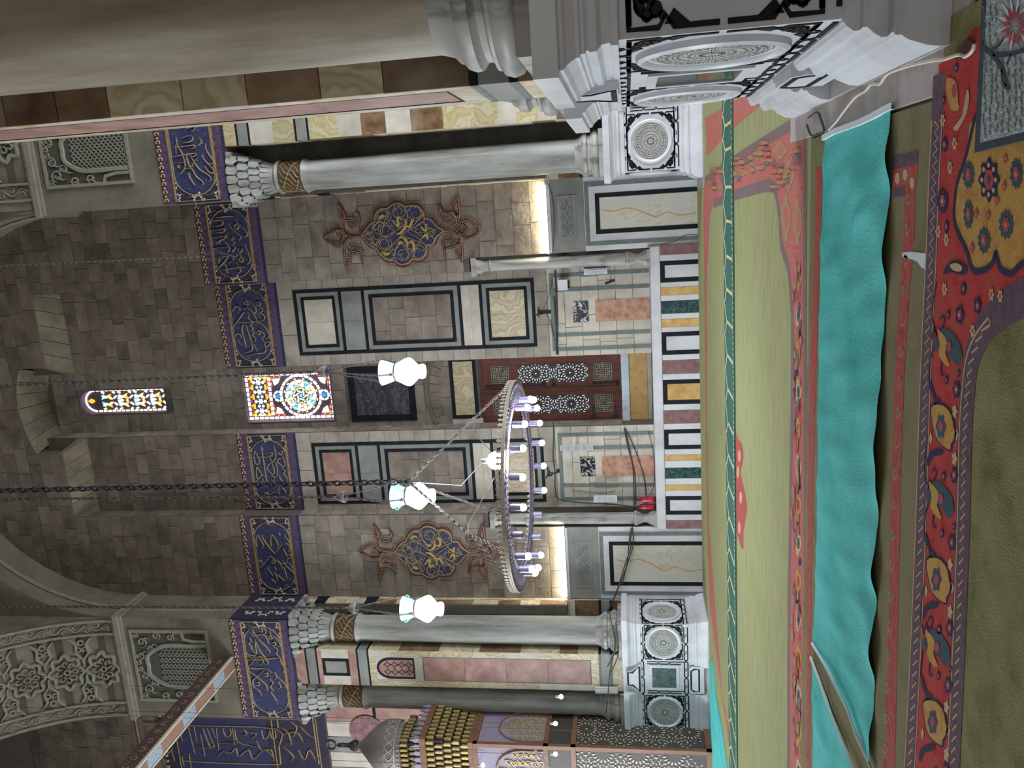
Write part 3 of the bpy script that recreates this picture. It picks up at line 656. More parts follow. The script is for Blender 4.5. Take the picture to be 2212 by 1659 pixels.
def column(cx_, cy, label, top=True, zt=8.94):
    root = empty('marble_column', label=label, cat='column', group='marble columns on the pier pedestals')
    b = MB(); b.slab(PZ(2.07), cx_-.5, cx_+.5, cy-.5, cy+.5, 0, .1, .01); b.build('plinth_block', MARBP, root)
    b = MB(); b.lathe((cx_, cy, 2.17), [(.47, 0), (.51, .03), (.525, .08), (.51, .13), (.48, .15), (.48, .17), (.43, .19), (.425, .23), (.44, .25), (.47, .27), (.475, .31), (.46, .35), (.43, .37), (.42, .4), (.385, .43), (.37, .48), (.36, .52)], 48); b.build('moulded_base', MARBP, root)
    SHAFT = SHAFT_ if cy < 10 else SHAFTF  # far columns use the copy tinted for the cool light on them
    b = MB(); b.lathe((cx_, cy, 0), [(.36, 2.68), (.36, 3.6), (.352, 6), (.335, zt-.15), (.345, zt-.12), (.37, zt-.06), (.385, zt-.02), (.37, zt)], 48); b.build('shaft', SHAFT, root)
    if top:
        b = MB(); b.lathe((cx_, cy, zt), [(.335, 0), (.335, .56)], 36); cl = b.build('gilded_collar', COLLAR, root)
        q = MB()
        for k in range(22):
            a0 = 2*pi*k/22
            q.tube([(cx_+.34*cos(a0+.28*sin(i*.9+k)), cy+.34*sin(a0+.28*sin(i*.9+k)), zt+.05+i*.046) for i in range(11)], .011, 4)
        q.build('gilt_scrolls', GOLD, cl)
        b = MB(); b.lathe((cx_, cy, zt+.56), [(.34, 0), (.37, .02), (.385, .06), (.36, .1), (.33, .12)], 36); b.build('necking', SHAFT, root)
        c = MB(); z = zt+.68
        c.lathe((cx_, cy, z), [(.31, -.02), (.33, .1), (.36, .3), (.4, .55), (.44, .8), (.46, .96)], 24)
        for t in range(4):
            n = 18; rr = .36+.085*t; h = .25
            for i in range(n):
                a = 2*pi*(i+.5*(t % 2))/n
                sq = rr/max(abs(cos(a)), abs(sin(a)))*.5+rr*.5 if t else rr
                p = Vector((cx_+sq*.93*cos(a), cy+sq*.93*sin(a), z+.1+t*.23)); wd = sq*pi/n*.92
                tx = Vector((-sin(a), cos(a), 0)); nx = Vector((cos(a), sin(a), 0))
                pr = [(-wd*.92, .0, 0), (-wd*.88, .045, .17), (0, .055, .185), (wd*.88, .045, .17), (wd*.92, .0, 0), (0, -.03, -.07)]
                vs = [p+tx*q_[0]+nx*q_[1]+Vector((0, 0, q_[2])) for q_ in pr]
                bk = [v-nx*.12 for v in vs]
                c.add(vs+bk, [(0, 1, 5), (1, 2, 5), (2, 3, 5), (3, 4, 5), (0, 1, 7, 6), (1, 2, 8, 7), (2, 3, 9, 8), (3, 4, 10, 9)])
        c.slab(PZ(zt+1.56), cx_-.62, cx_+.62, cy-.5, cy+.62, 0, .12, .02)
        c.build('muqarnas_capital', SHAFT, root)
    for o in root.children: o.location -= Vector((cx_, cy, 2.07))
    root.location = (cx_, cy, 2.07)
column(.82+.45, 5.1, 'huge grey-brown marble column standing on the near right pedestal', False, 12)
column(XR+.45, 18.45, 'pale marble column with gilded collar on the far right pedestal')
column(XL-.45, 18.45, 'grey marble column beside the hanging lamp, right of the pair on the left pedestal')
column(XL-2.86+.45, 18.45, 'grey marble column at the outer left, with a bulb and a narrow sign before it')
column(.82+.45, 4.65+PL-.45, 'marble column at the far corner of the near pier, behind the pink panelled shaft', False, 12)
def shaft(x0, sx, y0, label, zt=10.6, PF=3.35, af=1.2, cf=2.15, plain=False):
    root = empty('panelled_pier_shaft', label=label, cat='pier shaft', group='marble-clad pier shafts')
    F = lambda u, v, w: (x0+sx*u, y0-w, v); D_ = lambda u, v, w: (x0-sx*w, y0+u, v)
    b = MB(); b.box(F, .55, PF-.55, 2.07, zt, -(PL-.55), -.55); b.build('core', SHADEM, root)  # dark core colour stands in for the shadow gaps beside the columns
    for M, a, c in ((F, af, cf), (D_, 1.2, 2.15)):
        m = (a+c)/2; pw = min(.34, (c-a)/2-.15); ON = ONYXY if plain else ONYX
        b = MB(); b.box(M, a+.02, c-.02, 2.07, zt, -.56, -.03); b.build('backing', CREAM, root)
        def face(z0, z1, mt, nm='facing_slab', u0=a, u1=c, w0=-.03, w1=0): b = MB(); b.slab(M, u0, u1, z0, z1, w0, w1, .004); return b.build(nm, mt, root)
        face(2.07, 2.32, ONYX); face(2.32, 2.38, GREYI); face(2.38, 2.6, MARBG); face(2.6, 2.66, GREYI)
        if plain:
            z = 2.66; ds = [8.58, 8.63, 8.87, 8.92, 9.98, 10.03, 10.27, 10.32, zt]
            while z < 8.53: z2 = min(8.58, z+random.uniform(.3, .75)); face(z, z2, random.choice((ON, ON, ONYXB, CREAM, ON))); z = z2
            z = 8.92
            while z < 9.95: z2 = min(9.98, z+random.uniform(.3, .6)); face(z, z2, random.choice((ON, CREAM))); z = z2
        else:
            z = 2.66
            while z < 8.53:
                z2 = min(8.58, z+random.uniform(.6, 1.0))
                for (p, q) in ((a, m-pw), (m+pw, c)): face(z, z2, random.choice((ONYX, ONYX, CREAM)), u0=p, u1=q)
                z = z2
            face(2.66, 2.85, ONYX, u0=m-pw, u1=m+pw); face(7.16, 7.36, CREAM, u0=m-pw, u1=m+pw); face(8.4, 8.58, ONYX, u0=m-pw, u1=m+pw)
            b = MB(); b.frame(M, m-pw, m+pw, 2.85, 7.16, .018, -.03, .001); b.build('panel_border', BLACK if y0 < 10 else GREYI, root)
            for k in range(4): face(2.87+k*1.068, 2.87+k*1.068+1.062, PINKV, 'rose_panel', m-pw+.018, m+pw-.018, -.03, -.004)
            pa = .27; face(7.36, 8.4, CREAM, u0=m-pw, u1=m+pw, w1=-.008)
            fr = [(m-pa, 7.4), (m-pa, 8.02)]+[(m-pa*cos(t*pi/10), 8.02+.34*sin(t*pi/10)) for t in range(1, 10)]+[(m+pa, 8.02), (m+pa, 7.4)]
            b = MB(); b.poly(M, fr, -.03, -.002); b.build('lattice_ground', PINKV, root)
            b = MB(); b.strip(M, fr, .06, -.03, .006, closed=True)
            for i in range(4):
                for s in (-1, 1):
                    u, v = m+s*.105, 7.53+i*.19
                    b.strip(M, [(u-.095, v), (u-.033, v+.033), (u, v+.095), (u+.033, v+.033), (u+.095, v), (u+.033, v-.033), (u, v-.095), (u-.033, v-.033)], .018, -.002, .005, closed=True)
            b.build('arched_lattice', BLACK, root)
            face(8.92, 9.13, PINKV); face(9.86, 9.98, PINKV); face(9.13, 9.86, CREAM, u0=a, u1=m-.25); face(9.13, 9.86, CREAM, u0=m+.25, u1=c)
            b = MB(); b.frame(M, m-.25, m+.25, 9.13, 9.86, .08, -.03, .003); b.build('square_border', BLACK, root)
            face(9.21, 9.78, MARBG, 'square_panel', m-.17, m+.17)
        face(8.58, 8.63, BLACK); face(8.63, 8.87, MARBG); face(8.87, 8.92, BLACK)
        face(9.98, 10.03, BLACK); face(10.03, 10.27, MARBG); face(10.27, 10.32, BLACK); face(10.32, zt, ON if plain else PINKV)
        # reveals of the projecting panel: slabs of brown and pale onyx
        for side in (0, 1):
            z = 2.07; k = 0
            bands = [(2.32, 2.38, BLACK), (2.6, 2.66, BLACK), (8.58, 8.63, BLACK), (8.87, 8.92, BLACK), (9.98, 10.03, BLACK), (10.27, 10.32, BLACK)]
            u = a if side == 0 else c
            def RM(uu, v, w, u=u, side=side, M=M): return M(u+(-w if side == 0 else w), v, -uu)
            z = 2.66; segs = [(2.07, 2.32, ONYXB), (2.38, 2.6, MARBG), (8.63, 8.87, MARBG), (8.92, 9.98, ONYX), (10.03, 10.27, MARBG), (10.32, zt, ONYXB)]+bands
            while z < 8.58-.05:
                z2 = min(8.58, z+random.uniform(.42, .62)); segs.append((z, z2, random.choice((ONYXB, ONYXB, CREAM, ONYX) if y0 < 10 else (ONYX, CREAM, ONYX, ONYXB)))); z = z2
            for (p, q, mt) in segs:
                b = MB(); b.slab(RM, .0, .54, p+.003, q-.003, 0, .012, .003); b.build('reveal_slab', mt, root)
    ctr = Vector((x0+sx*PL/2, y0+PL/2, 2.07))
    for o in root.children: o.location -= ctr
    root.location = ctr
shaft(.82, 1, 4.65, 'near right pier shaft with brown marble slabs and a pink panel edged in black', 12)
shaft(XR, 1, 18.0, 'far right pier shaft clad in yellow onyx, right of the pale column', plain=True)
shaft(XL, -1, 18.0, 'left pier shaft with rose panel and arched lattice between two grey columns', PF=2.86, af=.83, cf=1.84)
# wall strip between far column and back wall (visible sides)
for (x, k, pt) in ((XL, 'X+', PTL), (XR, 'X-', PTR)):
    s = 1 if k == 'X+' else -1
    b = MB(); b.box(PX(x-s*.3, s), 18.95, 19.3, 3.46, 10.6, 0, .26); b.build('strip_backing', STONEJ, pt)
    z = 3.46
    while z < 10.5:
        z2 = min(10.6, z+random.uniform(.5, .9)); b = MB(); b.slab(PX(x-s*.04, s), 18.97, 19.3, z, z2, 0, .03, .004); b.build('marble_slab', random.choice((ONYX, CREAM, ONYXB)), pt); z = z2
    for (z0, z1) in ((8.6, 8.9), (10.0, 10.3)):
        b = MB(); b.slab(PX(x-s*.04, s), 18.96, 19.3, z0, z1, 0, .045, .004); b.build('black_slab', BLACK, pt)
# ================================================================ INSCRIPTION FRIEZE
def blossom(b, M, cu, cv, a0, r=.11, n=6, s=.034):
    for i in range(n):
        a = a0-pi*.5+pi*i/(n-1)
        for rr in ((r,) if i % 2 else (r, r*1.45)):
            u, v = cu+rr*cos(a), cv+rr*sin(a)*.9
            p = [(u+s*cos(t), v+s*sin(t)) for t in [2*pi*k/8 for k in range(8)]]
            q = [(u+s*.5*cos(t), v+s*.5*sin(t)) for t in [2*pi*k/8 for k in range(8)]]
            n0 = len(b.v); b.add([M(x, y, .034) for x, y in p]+[M(x, y, .05) for x, y in q], [(k, (k+1) % 8, 8+(k+1) % 8, 8+k) for k in range(8)]+[tuple(range(8, 16))], 0, True)
def inscription(Y, x0, x1, strokes, label, k=1):
    M = PY(Y); root = empty('inscription', (0, 0, 0), label=label, cat='inscription', group='blue and gold inscription frieze')
    b = MB(); b.box(M, x0, x1, 10.6, 12.27, 0, .03); b.build('blue_ground', BLUED, root)
    for (p_, q_) in ((11.96, 12.14), (10.66, 10.88)): b = MB(); b.box(M, x0, x1, p_, q_, .03, .04); b.build('violet_border', VIOL, root)
    b = MB(); n = max(2, round((x1-x0)/.21)); p = (x1-x0)/n
    for i in range(n):
        u = x0+(i+.5)*p
        for v in (12.0, 10.84): 
            s = .055 if v > 11 else -.055
            b.poly(M, [(u-.055, v), (u, v+s*1.4), (u+.055, v), (u, v-s*.4)], .04, .05)
    b.build('lozenge_border', MAROON, root)
    b = MB(); 
    for v in (11.955, 10.885): b.box(M, x0+.05, x1-.05, v-.012, v+.012, .03, .06)
    for v in (11.98, 10.86): b.box(M, x0+.05, x1-.05, v-.005, v+.005, .03, .05)
    for x in (x0+.05, x1-.05): b.box(M, x-.008, x+.008, 10.885, 11.955, .03, .05)
    h = .5; cz = 11.42; a, c = x0+.17+h*.9, x1-.17-h*.9
    ov = [(a-h*.9*sin(t), cz+h*cos(t)) for t in [pi*i/14 for i in range(15)]]+[(c+h*.9*sin(t), cz-h*cos(t)) for t in [pi*i/14 for i in range(15)]]
    b.ridge(M, ov, .022, .03, .025, closed=True); b.build('gilt_lines', GOLD, root)
    b = MB(); b.poly(M, ov, .03, .034); b.build('oval_field', BLUE, root)
    b = MB()
    for (u, s) in ((x0+.06, 0), (x1-.06, pi)): blossom(b, M, u, cz, s)
    for u in (x0+.06, x1-.06):
        for v, aa in ((11.93, -pi/2), (10.91, pi/2)): blossom(b, M, u+(.09 if u < (a+c)/2 else -.09), v, aa+(.5 if u < (a+c)/2 else -.5)*(1 if v > 11 else -1), .07, 5, .024)
        for v, aa in ((11.9, -pi/2), (10.94, pi/2)): blossom(b, M, u+(.36 if u < (a+c)/2 else -.36), v+.02*(1 if v > 11 else -1), aa, .04, 3, .02)
    b.build('blossoms', BLOSS, root)
    b = MB()
    rs = random.getstate(); random.seed(int(abs(x0*100)))
    for i in range(26):
        s = random.choice((-1, 1)); u = (x0+.12+random.random()*.2) if s < 0 else (x1-.12-random.random()*.2); v = 10.95+random.random()*.95
        b.ridge(M, smooth([(u, v), (u+random.uniform(-.05, .05), v+.05), (u+random.uniform(-.07, .07), v+.1)], 2), .009, .03, .008)
    for i in range(22):
        u = a-.2+random.random()*(c-a+.4); v = 10.99+random.random()*.84
        q = random.random()*6.28; b.ridge(M, [(u, v), (u+.04*cos(q), v+.04*sin(q))], .016, .03, .014, taper=False)
    random.setstate(rs)
    b.build('fine_tendrils', GOLD, root)
    b = MB()
    for st in strokes: b.ridge(M, smooth(st, 4), .03, .032, .04)
    b.build('calligraphy', GOLD, root)
    b = MB(); n = round((x1-x0)/.19); p = (x1-x0)/n
    b.box(M, x0, x1, 12.14, 12.27, .03, .035)
    b.build('crest_ground', MAROON, root)
    b = MB()
    for i in range(n):
        u = x0+(i+.5)*p
        vs = circ(u, 12.2, .052, 12); 
        b.ridge(M, circ(u, 12.2, .042, 12, -2.2, 2.4), .02, .035, .03, taper=False)
        c0 = M(u+p/2, 12.2, .05); b.ball(c0, .026, 0, 6, 4)
    b.build('bead_crest', BLOSS, root)
    b = MB()
    for i in range(int((x1-x0)/.07)): b.ball(M(x0+.035+i*.07, 10.63, .035), .016, 0, 5, 3)
    b.build('bead_edge', VIOL, root)
    ctr = Vector(((x0+x1)/2, Y, 10.6))
    for o in root.children: o.location -= ctr
    root.location = ctr
    return root
C1 = "415,210 440,350 500,450 545,560 575,700 550,770 490,845;400,385 640,355 720,350 735,380 680,410;545,310 660,285 700,250 700,200;520,225 640,180;360,540 540,515 700,490 775,480;610,475 600,560 640,690 680,720 710,650;650,480 700,590 740,660 830,770 960,850 1010,910 990,965;860,500 900,600 1000,700 1060,780 1040,820 980,810 900,700;930,315 920,400 980,510 1050,610 1040,660 980,660;400,660 590,635;560,755 640,735 700,770 760,880 870,970 870,1040;640,810 650,890 740,1040;770,490 720,540 660,545;430,700 470,690 460,730 440,720;410,340 420,490;820,240 850,290 790,360;770,580 720,620;1060,370 1070,300;600,60 700,20 800,-20;500,60 620,-60;700,120 760,40"
C2 = "640,375 800,350 990,340;580,430 720,420 765,450 750,510 600,550;500,625 740,605 800,580 815,610 770,655 650,665;550,765 780,745 840,725 790,790 740,810 700,840 650,870 660,910;700,840 715,910;770,810 850,880 895,980 880,1040 840,1055;560,985 880,945;900,470 915,540 1000,630 1100,710 1130,760 1090,815;1015,385 1060,480 1080,560 1040,600 1005,545 1030,500 1060,490;1105,500 1190,580 1250,680 1235,740 1180,750;965,735 985,780 940,810 1000,860 975,905;1000,930 1015,980 960,1035 965,1070;1080,980 1090,1050 1130,1130 1165,1200 1150,1250 1100,1220 1105,1180 1140,1165;1150,980 1130,1050 1085,1085;1210,880 1240,990 1300,1130 1305,1240 1250,1295;1200,1155 1270,1240;920,1105 960,1150 985,1190 960,1210;880,1270 970,1230;700,1140 700,1240 660,1275;880,1130 790,1260 680,1365;785,1260 840,1350 855,1480;1020,1250 1090,1350 1120,1430 1070,1480;760,1410 1000,1370 1240,1340"
C3 = "820,385 880,450 900,540 850,520 835,480 870,455;580,670 650,575 700,570 740,620 735,660;795,630 890,590 960,640 1030,730 1075,840 1095,920;940,450 1020,540 1065,640 1040,690 1010,690;1060,500 1100,480 1140,500 1125,550 1080,530 1060,500;1125,560 1180,610 1185,660 1145,690 1210,740 1230,800 1170,855 1090,865;1090,865 850,890 680,880;590,980 700,850 790,710 840,685;890,690 925,740 910,800 970,860 990,900 950,940 1000,1000 980,1035 1020,1090 990,1130 1040,1190 1050,1250 980,1275;860,930 900,1060 940,1180 980,1310 985,1400 940,1460 790,1505;840,920 790,950 785,1060 820,1200 855,1340 850,1365;1120,870 1220,960 1300,1070 1320,1170 1250,1215;1070,1100 1100,1050 1135,1060 1130,1130 1080,1110;1140,1055 1200,1090 1225,1160 1180,1190 1230,1280;1290,1260 1330,1280 1310,1340 1250,1370 1240,1300 1290,1260;1250,1370 1250,1440 1210,1490 1060,1510 900,1555;610,1210 680,1110 740,1130 770,1165 740,1195;685,1225 780,1340;1085,695 1150,815;1020,1315 1085,1465;585,790 625,835"
C4 = "790,385 820,560 860,820 895,1040 925,1150;660,485 655,640 690,750 740,740 755,660 700,550 660,490;620,620 950,610;960,540 1000,525 1010,560 970,600 950,570;955,600 1000,710 1050,870 1045,940 1000,975 1060,1020 1030,1080 1085,1150;1040,385 1075,520 1070,640 1000,720 930,770 915,850 1010,950;1080,700 1115,850 1110,960 1060,1010;1210,480 1215,520 1180,560 1145,525 1200,485;1185,560 1240,640 1260,760 1210,825 1265,890 1235,940 1300,1020 1300,1100 1260,1130;1215,635 1130,650 1130,720 1240,810;700,800 695,930 715,1030 745,1045 795,950 740,860 700,800;760,900 860,1000;665,1120 700,1080 725,1110 720,1155;1150,955 1180,1050 1260,1120;785,1080 840,1155;815,1030 865,1130;1150,1210 1135,1290 1160,1350;1210,1210 1270,1290 1280,1360;830,1415 880,1310 895,1350 930,1300 940,1360 1080,1300"
C5 = "715,490 690,600 700,700 715,740;720,495 800,630 835,700 815,760;795,510 860,620 960,760 1070,875;1070,875 1150,760 1230,655;1000,480 980,600 990,700 1005,730;1010,490 1090,600 1130,700 1100,770;1250,510 1330,610 1365,680 1350,705 1275,650;1340,700 1360,800 1320,840;1135,450 1165,490 1155,520;1230,770 1290,890 1310,930;1310,930 1350,890 1385,910 1350,965 1320,970 1300,1060 1240,1060 1230,1020 1250,1000;1240,1060 1330,1150 1420,1230 1430,1270;1345,1045 1420,1165;1010,950 1050,990 1065,1050 1025,1060 1000,1030 1040,1000;1095,990 1180,1080 1215,1180;760,1150 850,1080 960,940 1020,930;910,1145 1025,1310;1055,1130 1105,1200;1050,1230 1100,1320 1120,1410;1130,1300 1260,1415;1240,1130 1280,1260 1305,1385;750,1060 760,1000 790,1020 800,1070;1000,1375 1085,1460"
C6 = "570,690 600,650 600,720 660,720 740,700 750,665 720,630;670,660 700,640 710,680 675,670;600,670 680,780 760,860 800,920 780,945;625,770 630,860 640,940 560,860;620,770 680,900 760,1010 780,1050 760,1070;560,750 575,790 550,820 580,850 600,910;690,750 740,720 780,790 790,825;800,650 810,720 830,760 790,755 800,720;840,725 900,780 925,840 900,850;820,820 860,800 865,840 830,835;840,850 890,890 880,940 920,990 940,1050 970,1110 960,1170;500,910 560,960 620,960 600,990 540,970;530,1010 700,1010 900,990;550,1090 640,990 700,980 720,1030 690,1080;550,1110 650,1120 740,1115;740,1120 660,1200 600,1260 610,1330 680,1390 700,1440;560,1150 680,1240 760,1320 770,1380;770,1120 830,1170;740,1180 770,1170 770,1210 745,1200;860,1160 880,1220 860,1250;800,1240 840,1290 810,1330 850,1390;890,1210 950,1270 990,1320 970,1340;640,1290 670,1280 670,1320 640,1310;900,1270 930,1330 900,1360;810,1390 850,1450 890,1510"
inscription(18.0, XR, XR+2.6, zoomY(C1, 330, 270, 7.9, 18.0), 'rightmost inscription panel, above the far right column and cut by the near pier')
inscription(YA, NX1, XR, zoomY(C2, 400, 430, 9.217, YA), 'inscription panel above the right wall medallion, a hooked chain hanging before it')
inscription(YB, RX1, NX1, zoomY(C3, 440, 600, 9.217, YB), 'inscription panel directly right of the square stained window')
inscription(YB, NX0, RX0, zoomY(C4, 480, 920, 9.217, YB), 'inscription panel directly left of the square stained window, crossed by the big chain')
inscription(YA, XL+.02, NX0, zoomY(C5, 480, 1100, 9.217, YA), 'inscription panel above the left wall medallion')
inscription(18.0, XL-2.9, XL, zoomY(C6, 440, 1240, 5.53, 18.0), 'long inscription panel over the left pier, above the two gilded collars')
# blue reveal between left pier and wall
b = MB(); b.box(PX(XL, 1), 18.0, YA, 10.6, 12.27, 0, .02); rv = b.build('inscription_reveal', BLUED, label='dark blue flowered return of the frieze in the corner by the left pier', cat='inscription')
b = MB()
for u in (18.35, 18.95):
    for v, r in ((11.42, .15), (11.85, .09), (11.0, .09)): blossom(b, PX(XL, 1), u, v, 0 if u > 18.6 else pi, r, 7)
b.build('blossoms', BLOSS, rv)
# tall inscription of the left bay
M = PY(YA-.02)
root = empty('tall_inscription', label='tall blue inscription with upright gold letters behind the painted beam at far left', cat='inscription')
b = MB(); b.box(M, -18.5, -13.05, 10.6, 15.6, 0, .03); b.build('blue_ground', BLUED, root)
b = MB(); b.box(M, -18.5, -13.3, 12.4, 15.2, .03, .036); b.build('blue_field', BLUE, root)
b = MB()
for st in zoomY("90,190 110,300 130,400;150,235 500,250 975,270 990,380 1000,490;975,175 985,265;1195,170 1215,320 1240,490;400,470 700,485 1000,492", 260, 1480, 2.886, YA-.05): b.ridge(M, smooth(st, 3), .04, .036, .03, taper=False)
for z in (10.85, 12.2, 15.25): b.box(M, -18.5, -13.8, z-.012, z+.012, .036, .06)
b.build('gilt_lines', GOLD, root)
T = "365,270 390,345;425,260 465,420;460,255 480,350;515,265 560,380 585,370;540,262 590,385;570,262 600,330;600,265 615,400;640,265 650,300 670,320 690,300 685,265;700,262 715,370;715,270 735,350 850,380;770,270 790,300 765,310;800,290 850,300 820,330;880,275 895,330 920,320 930,290;930,280 950,330 970,320 965,280;600,450 640,410 690,420 720,390 740,440 800,400 830,460 900,400 960,450;620,360 760,350;850,340 880,400 940,400 960,470;1010,260 1050,300 1070,370;1060,220 1100,260 1080,320;1120,250 1170,300 1220,330;1020,380 1080,440 1060,470;1110,400 1150,460 1180,400 1220,470;385,440 400,500;430,420 445,520;320,400 340,470;260,440 290,510;1020,300 1100,290 1140,350;1110,200 1150,240 1190,200;480,380 600,390;500,300 530,440;280,330 300,420 330,380"
b = MB()
for st in zoomY(T, 260, 1480, 2.886, YA-.05): b.ridge(M, smooth(st, 4), .04, .036, .035)
b.build('calligraphy', GOLD, root)
b = MB()
for i in range(26): b.ball(M(-13.6-i*.19, 15.66, .05), .05, 0, 6, 4)
b.build('bead_crest', BLOSS, root)
# ================================================================ WALL MEDALLIONS
OUT = "580,600 640,520 700,440 740,430 750,370 770,300 830,255 910,250 945,225 1000,190 1080,185 1150,225 1200,215 1290,215 1350,260 1390,310 1405,385 1450,380 1510,420 1570,490 1650,540 1580,600 1540,660 1510,720 1430,735 1430,820 1400,880 1330,925 1250,915 1200,960 1120,985 1050,970 1000,930 920,930 850,880 800,830 780,780 730,760 660,710 620,650"
FIN = "580,605 480,615 380,600 330,540 315,460 325,410;325,410 380,400 450,400 510,350 515,300;325,410 350,330 270,200;300,420 288,330 270,200;395,450 430,490 500,470 540,400 515,300;330,540 240,530 170,570 70,640 150,700 250,750 330,710;240,600 260,570 330,600 300,690;580,620 470,630 380,660 345,720 350,800 390,850;390,850 420,920 365,1040;350,800 345,900 365,1040;390,850 470,840 550,830 590,880 570,950;430,790 470,760 540,790 575,870;1650,540 1760,530 1820,490 1850,430 1840,340;1850,430 1868,300 1840,90;1840,340 1770,270 1780,200 1835,100;1840,340 1780,300 1700,310 1640,290 1600,210;1590,270 1620,360 1690,420 1750,390 1760,340;1820,490 1860,450 1950,400 2020,430 2130,510 2080,600 1960,640 1880,610 1830,580;1850,500 1900,455 1950,520 1900,600 1850,560;1650,550 1760,550 1830,580 1870,640 1870,700;1870,640 1900,760 1910,950;1870,700 1820,760 1840,840 1910,950;1870,700 1800,750 1720,770 1670,800 1670,880;1640,760 1660,690 1730,660 1780,690 1770,740"
TEN = "980,400 1060,480 1050,370 1110,370;1150,380 1160,470 1100,560 1030,590;1160,470 1210,480 1250,390 1260,410;1080,620 1140,640 1180,700 1180,780;1200,700 1240,680 1270,770 1240,820;1060,740 1020,790;1060,730 1090,690 1120,720;1360,480 1420,540 1430,450;1380,630 1430,590 1450,660;800,380 850,340 870,360;860,820 900,850 950,830"
CUR = "590,610 700,560 780,430 900,330 930,260;760,430 900,440 1000,550 1100,590 1240,650 1420,720;780,700 860,630 1000,560 1150,440 1180,330 1150,230;900,340 860,500 840,620;640,540 700,640 780,760;1000,190 1040,300 1150,450 1300,560 1500,560;1400,400 1300,480 1150,560 1050,700 1000,920;1430,740 1330,640 1200,560 1100,440 980,400;1250,910 1310,750 1400,600 1560,520;820,840 950,760 1100,600 1250,480 1380,320;700,450 760,560 900,640 960,800 1040,930;1540,650 1450,560 1400,440 1410,390"
def wall_medallion(dx, label):
    M = PY(YA-.02)
    outl = smooth(zoomY(OUT, 690, 410, 6.144, YA)[0], 3, True)
    if dx: outl = [(2*XC-x, z) for x, z in outl]
    mc = (sum(p[0] for p in outl)/len(outl), sum(p[1] for p in outl)/len(outl))
    root = empty('wall_medallion', label=label, cat='medallion', group='gilded wall medallions')
    def tr(s): 
        r = zoomY(s, 690, 410, 6.144, YA)
        return [[(2*XC-x, z) for x, z in st] for st in r] if dx else r
    sc_ = lambda k: [(mc[0]+(x-mc[0])*k, mc[1]+(z-mc[1])*k) for x, z in outl]
    b = MB(); b.poly(M, [(x+(x-mc[0])*.11, z+(z-mc[1])*.075) for x, z in outl], 0, .05); b.build('maroon_rim', MAROON, root)
    b = MB(); b.poly(M, outl, .05, .07); b.build('blue_field', BLUE, root)
    b = MB(); b.ridge(M, outl, .035, .05, .04, closed=True); b.build('gilt_outline', GOLD, root)
    b = MB(); e = [(x+(x-mc[0])*.135, z+(z-mc[1])*.092) for x, z in outl]; acc = 0
    for i in range(len(e)):
        p, q = e[i-1], e[i]; l = hypot(q[0]-p[0], q[1]-p[1]); n = max(1, int(l/.05))
        for k in range(n): b.ball(M(p[0]+(q[0]-p[0])*k/n, p[1]+(q[1]-p[1])*k/n, .02), .017, 0, 5, 3)
    b.build('bead_rim', BLOSS, root)
    fin = [smooth(s, 4) for s in tr(FIN)]
    b = MB()
    for s in fin: b.ridge(M, s, .085, 0, .055, taper=False)
    b.build('maroon_finials', MAROON, root)
    b = MB()
    for s in fin: b.ridge(M, s, .013, .045, .02, taper=False)
    b.build('gilt_finials', GOLD, root)
    b = MB()
    for s in fin:
        for i in range(0, len(s)-1):
            p, q = s[i], s[i+1]; l = hypot(q[0]-p[0], q[1]-p[1]); n = max(1, int(l/.06)); dx_, dz_ = (q[0]-p[0])/(l or 1), (q[1]-p[1])/(l or 1)
            for k in range(n): b.ball(M(p[0]+(q[0]-p[0])*k/n-dz_*.045, p[1]+(q[1]-p[1])*k/n+dx_*.045, .04), .013, 0, 5, 3)
    b.build('bead_edge', BLOSS, root)
    b = MB()
    zc = [(870, 350, 95), (1070, 290, 85), (1280, 310, 100), (900, 530, 100), (880, 700, 95), (1380, 520, 90), (1130, 860, 75), (930, 840, 90), (1320, 820, 95), (680, 600, 55), (1480, 560, 60), (1110, 450, 70), (1200, 720, 75), (760, 480, 50), (740, 690, 50)]
    for (cx_, cy_, r) in zc:
        st = ";".join([" ".join("%d,%d" % (cx_+r*cos(t), cy_+r*sin(t)) for t in [2*pi*i/20 for i in range(21)])])
        b.ridge(M, tr(st)[0], .016, .07, .016, taper=False)
        st = " ".join("%d,%d" % (cx_+r*(1-.75*i/12)*cos(i*.5+cx_), cy_+r*(1-.75*i/12)*sin(i*.5+cx_)) for i in range(13))
        b.ridge(M, tr(st)[0], .02, .07, .016)
        for i in range(5):
            a = i*1.3+cx_; st = "%d,%d %d,%d %d,%d" % (cx_+r*.7*cos(a), cy_+r*.7*sin(a), cx_+r*.85*cos(a+.2), cy_+r*.85*sin(a+.2), cx_+r*.7*cos(a+.5), cy_+r*.7*sin(a+.5))
            b.ridge(M, tr(st)[0], .028, .07, .02)
    for s in tr(CUR): b.ridge(M, smooth(s, 4), .02, .07, .02, taper=False)
    b.build('gilt_tendrils', GOLD, root)
    b = MB()
    for s in tr(TEN): b.ridge(M, smooth(s, 4), .07, .075, .03)
    b.build('calligraphy', GOLDB, root)
    settle(root, (mc[0], YA, mc[1]-1)); return root
wall_medallion(0, 'lobed blue and gold wall medallion on the right, beside the pale column')
wall_medallion(1, 'greyish blue and gold wall medallion on the left, the chandelier ring ending below it')
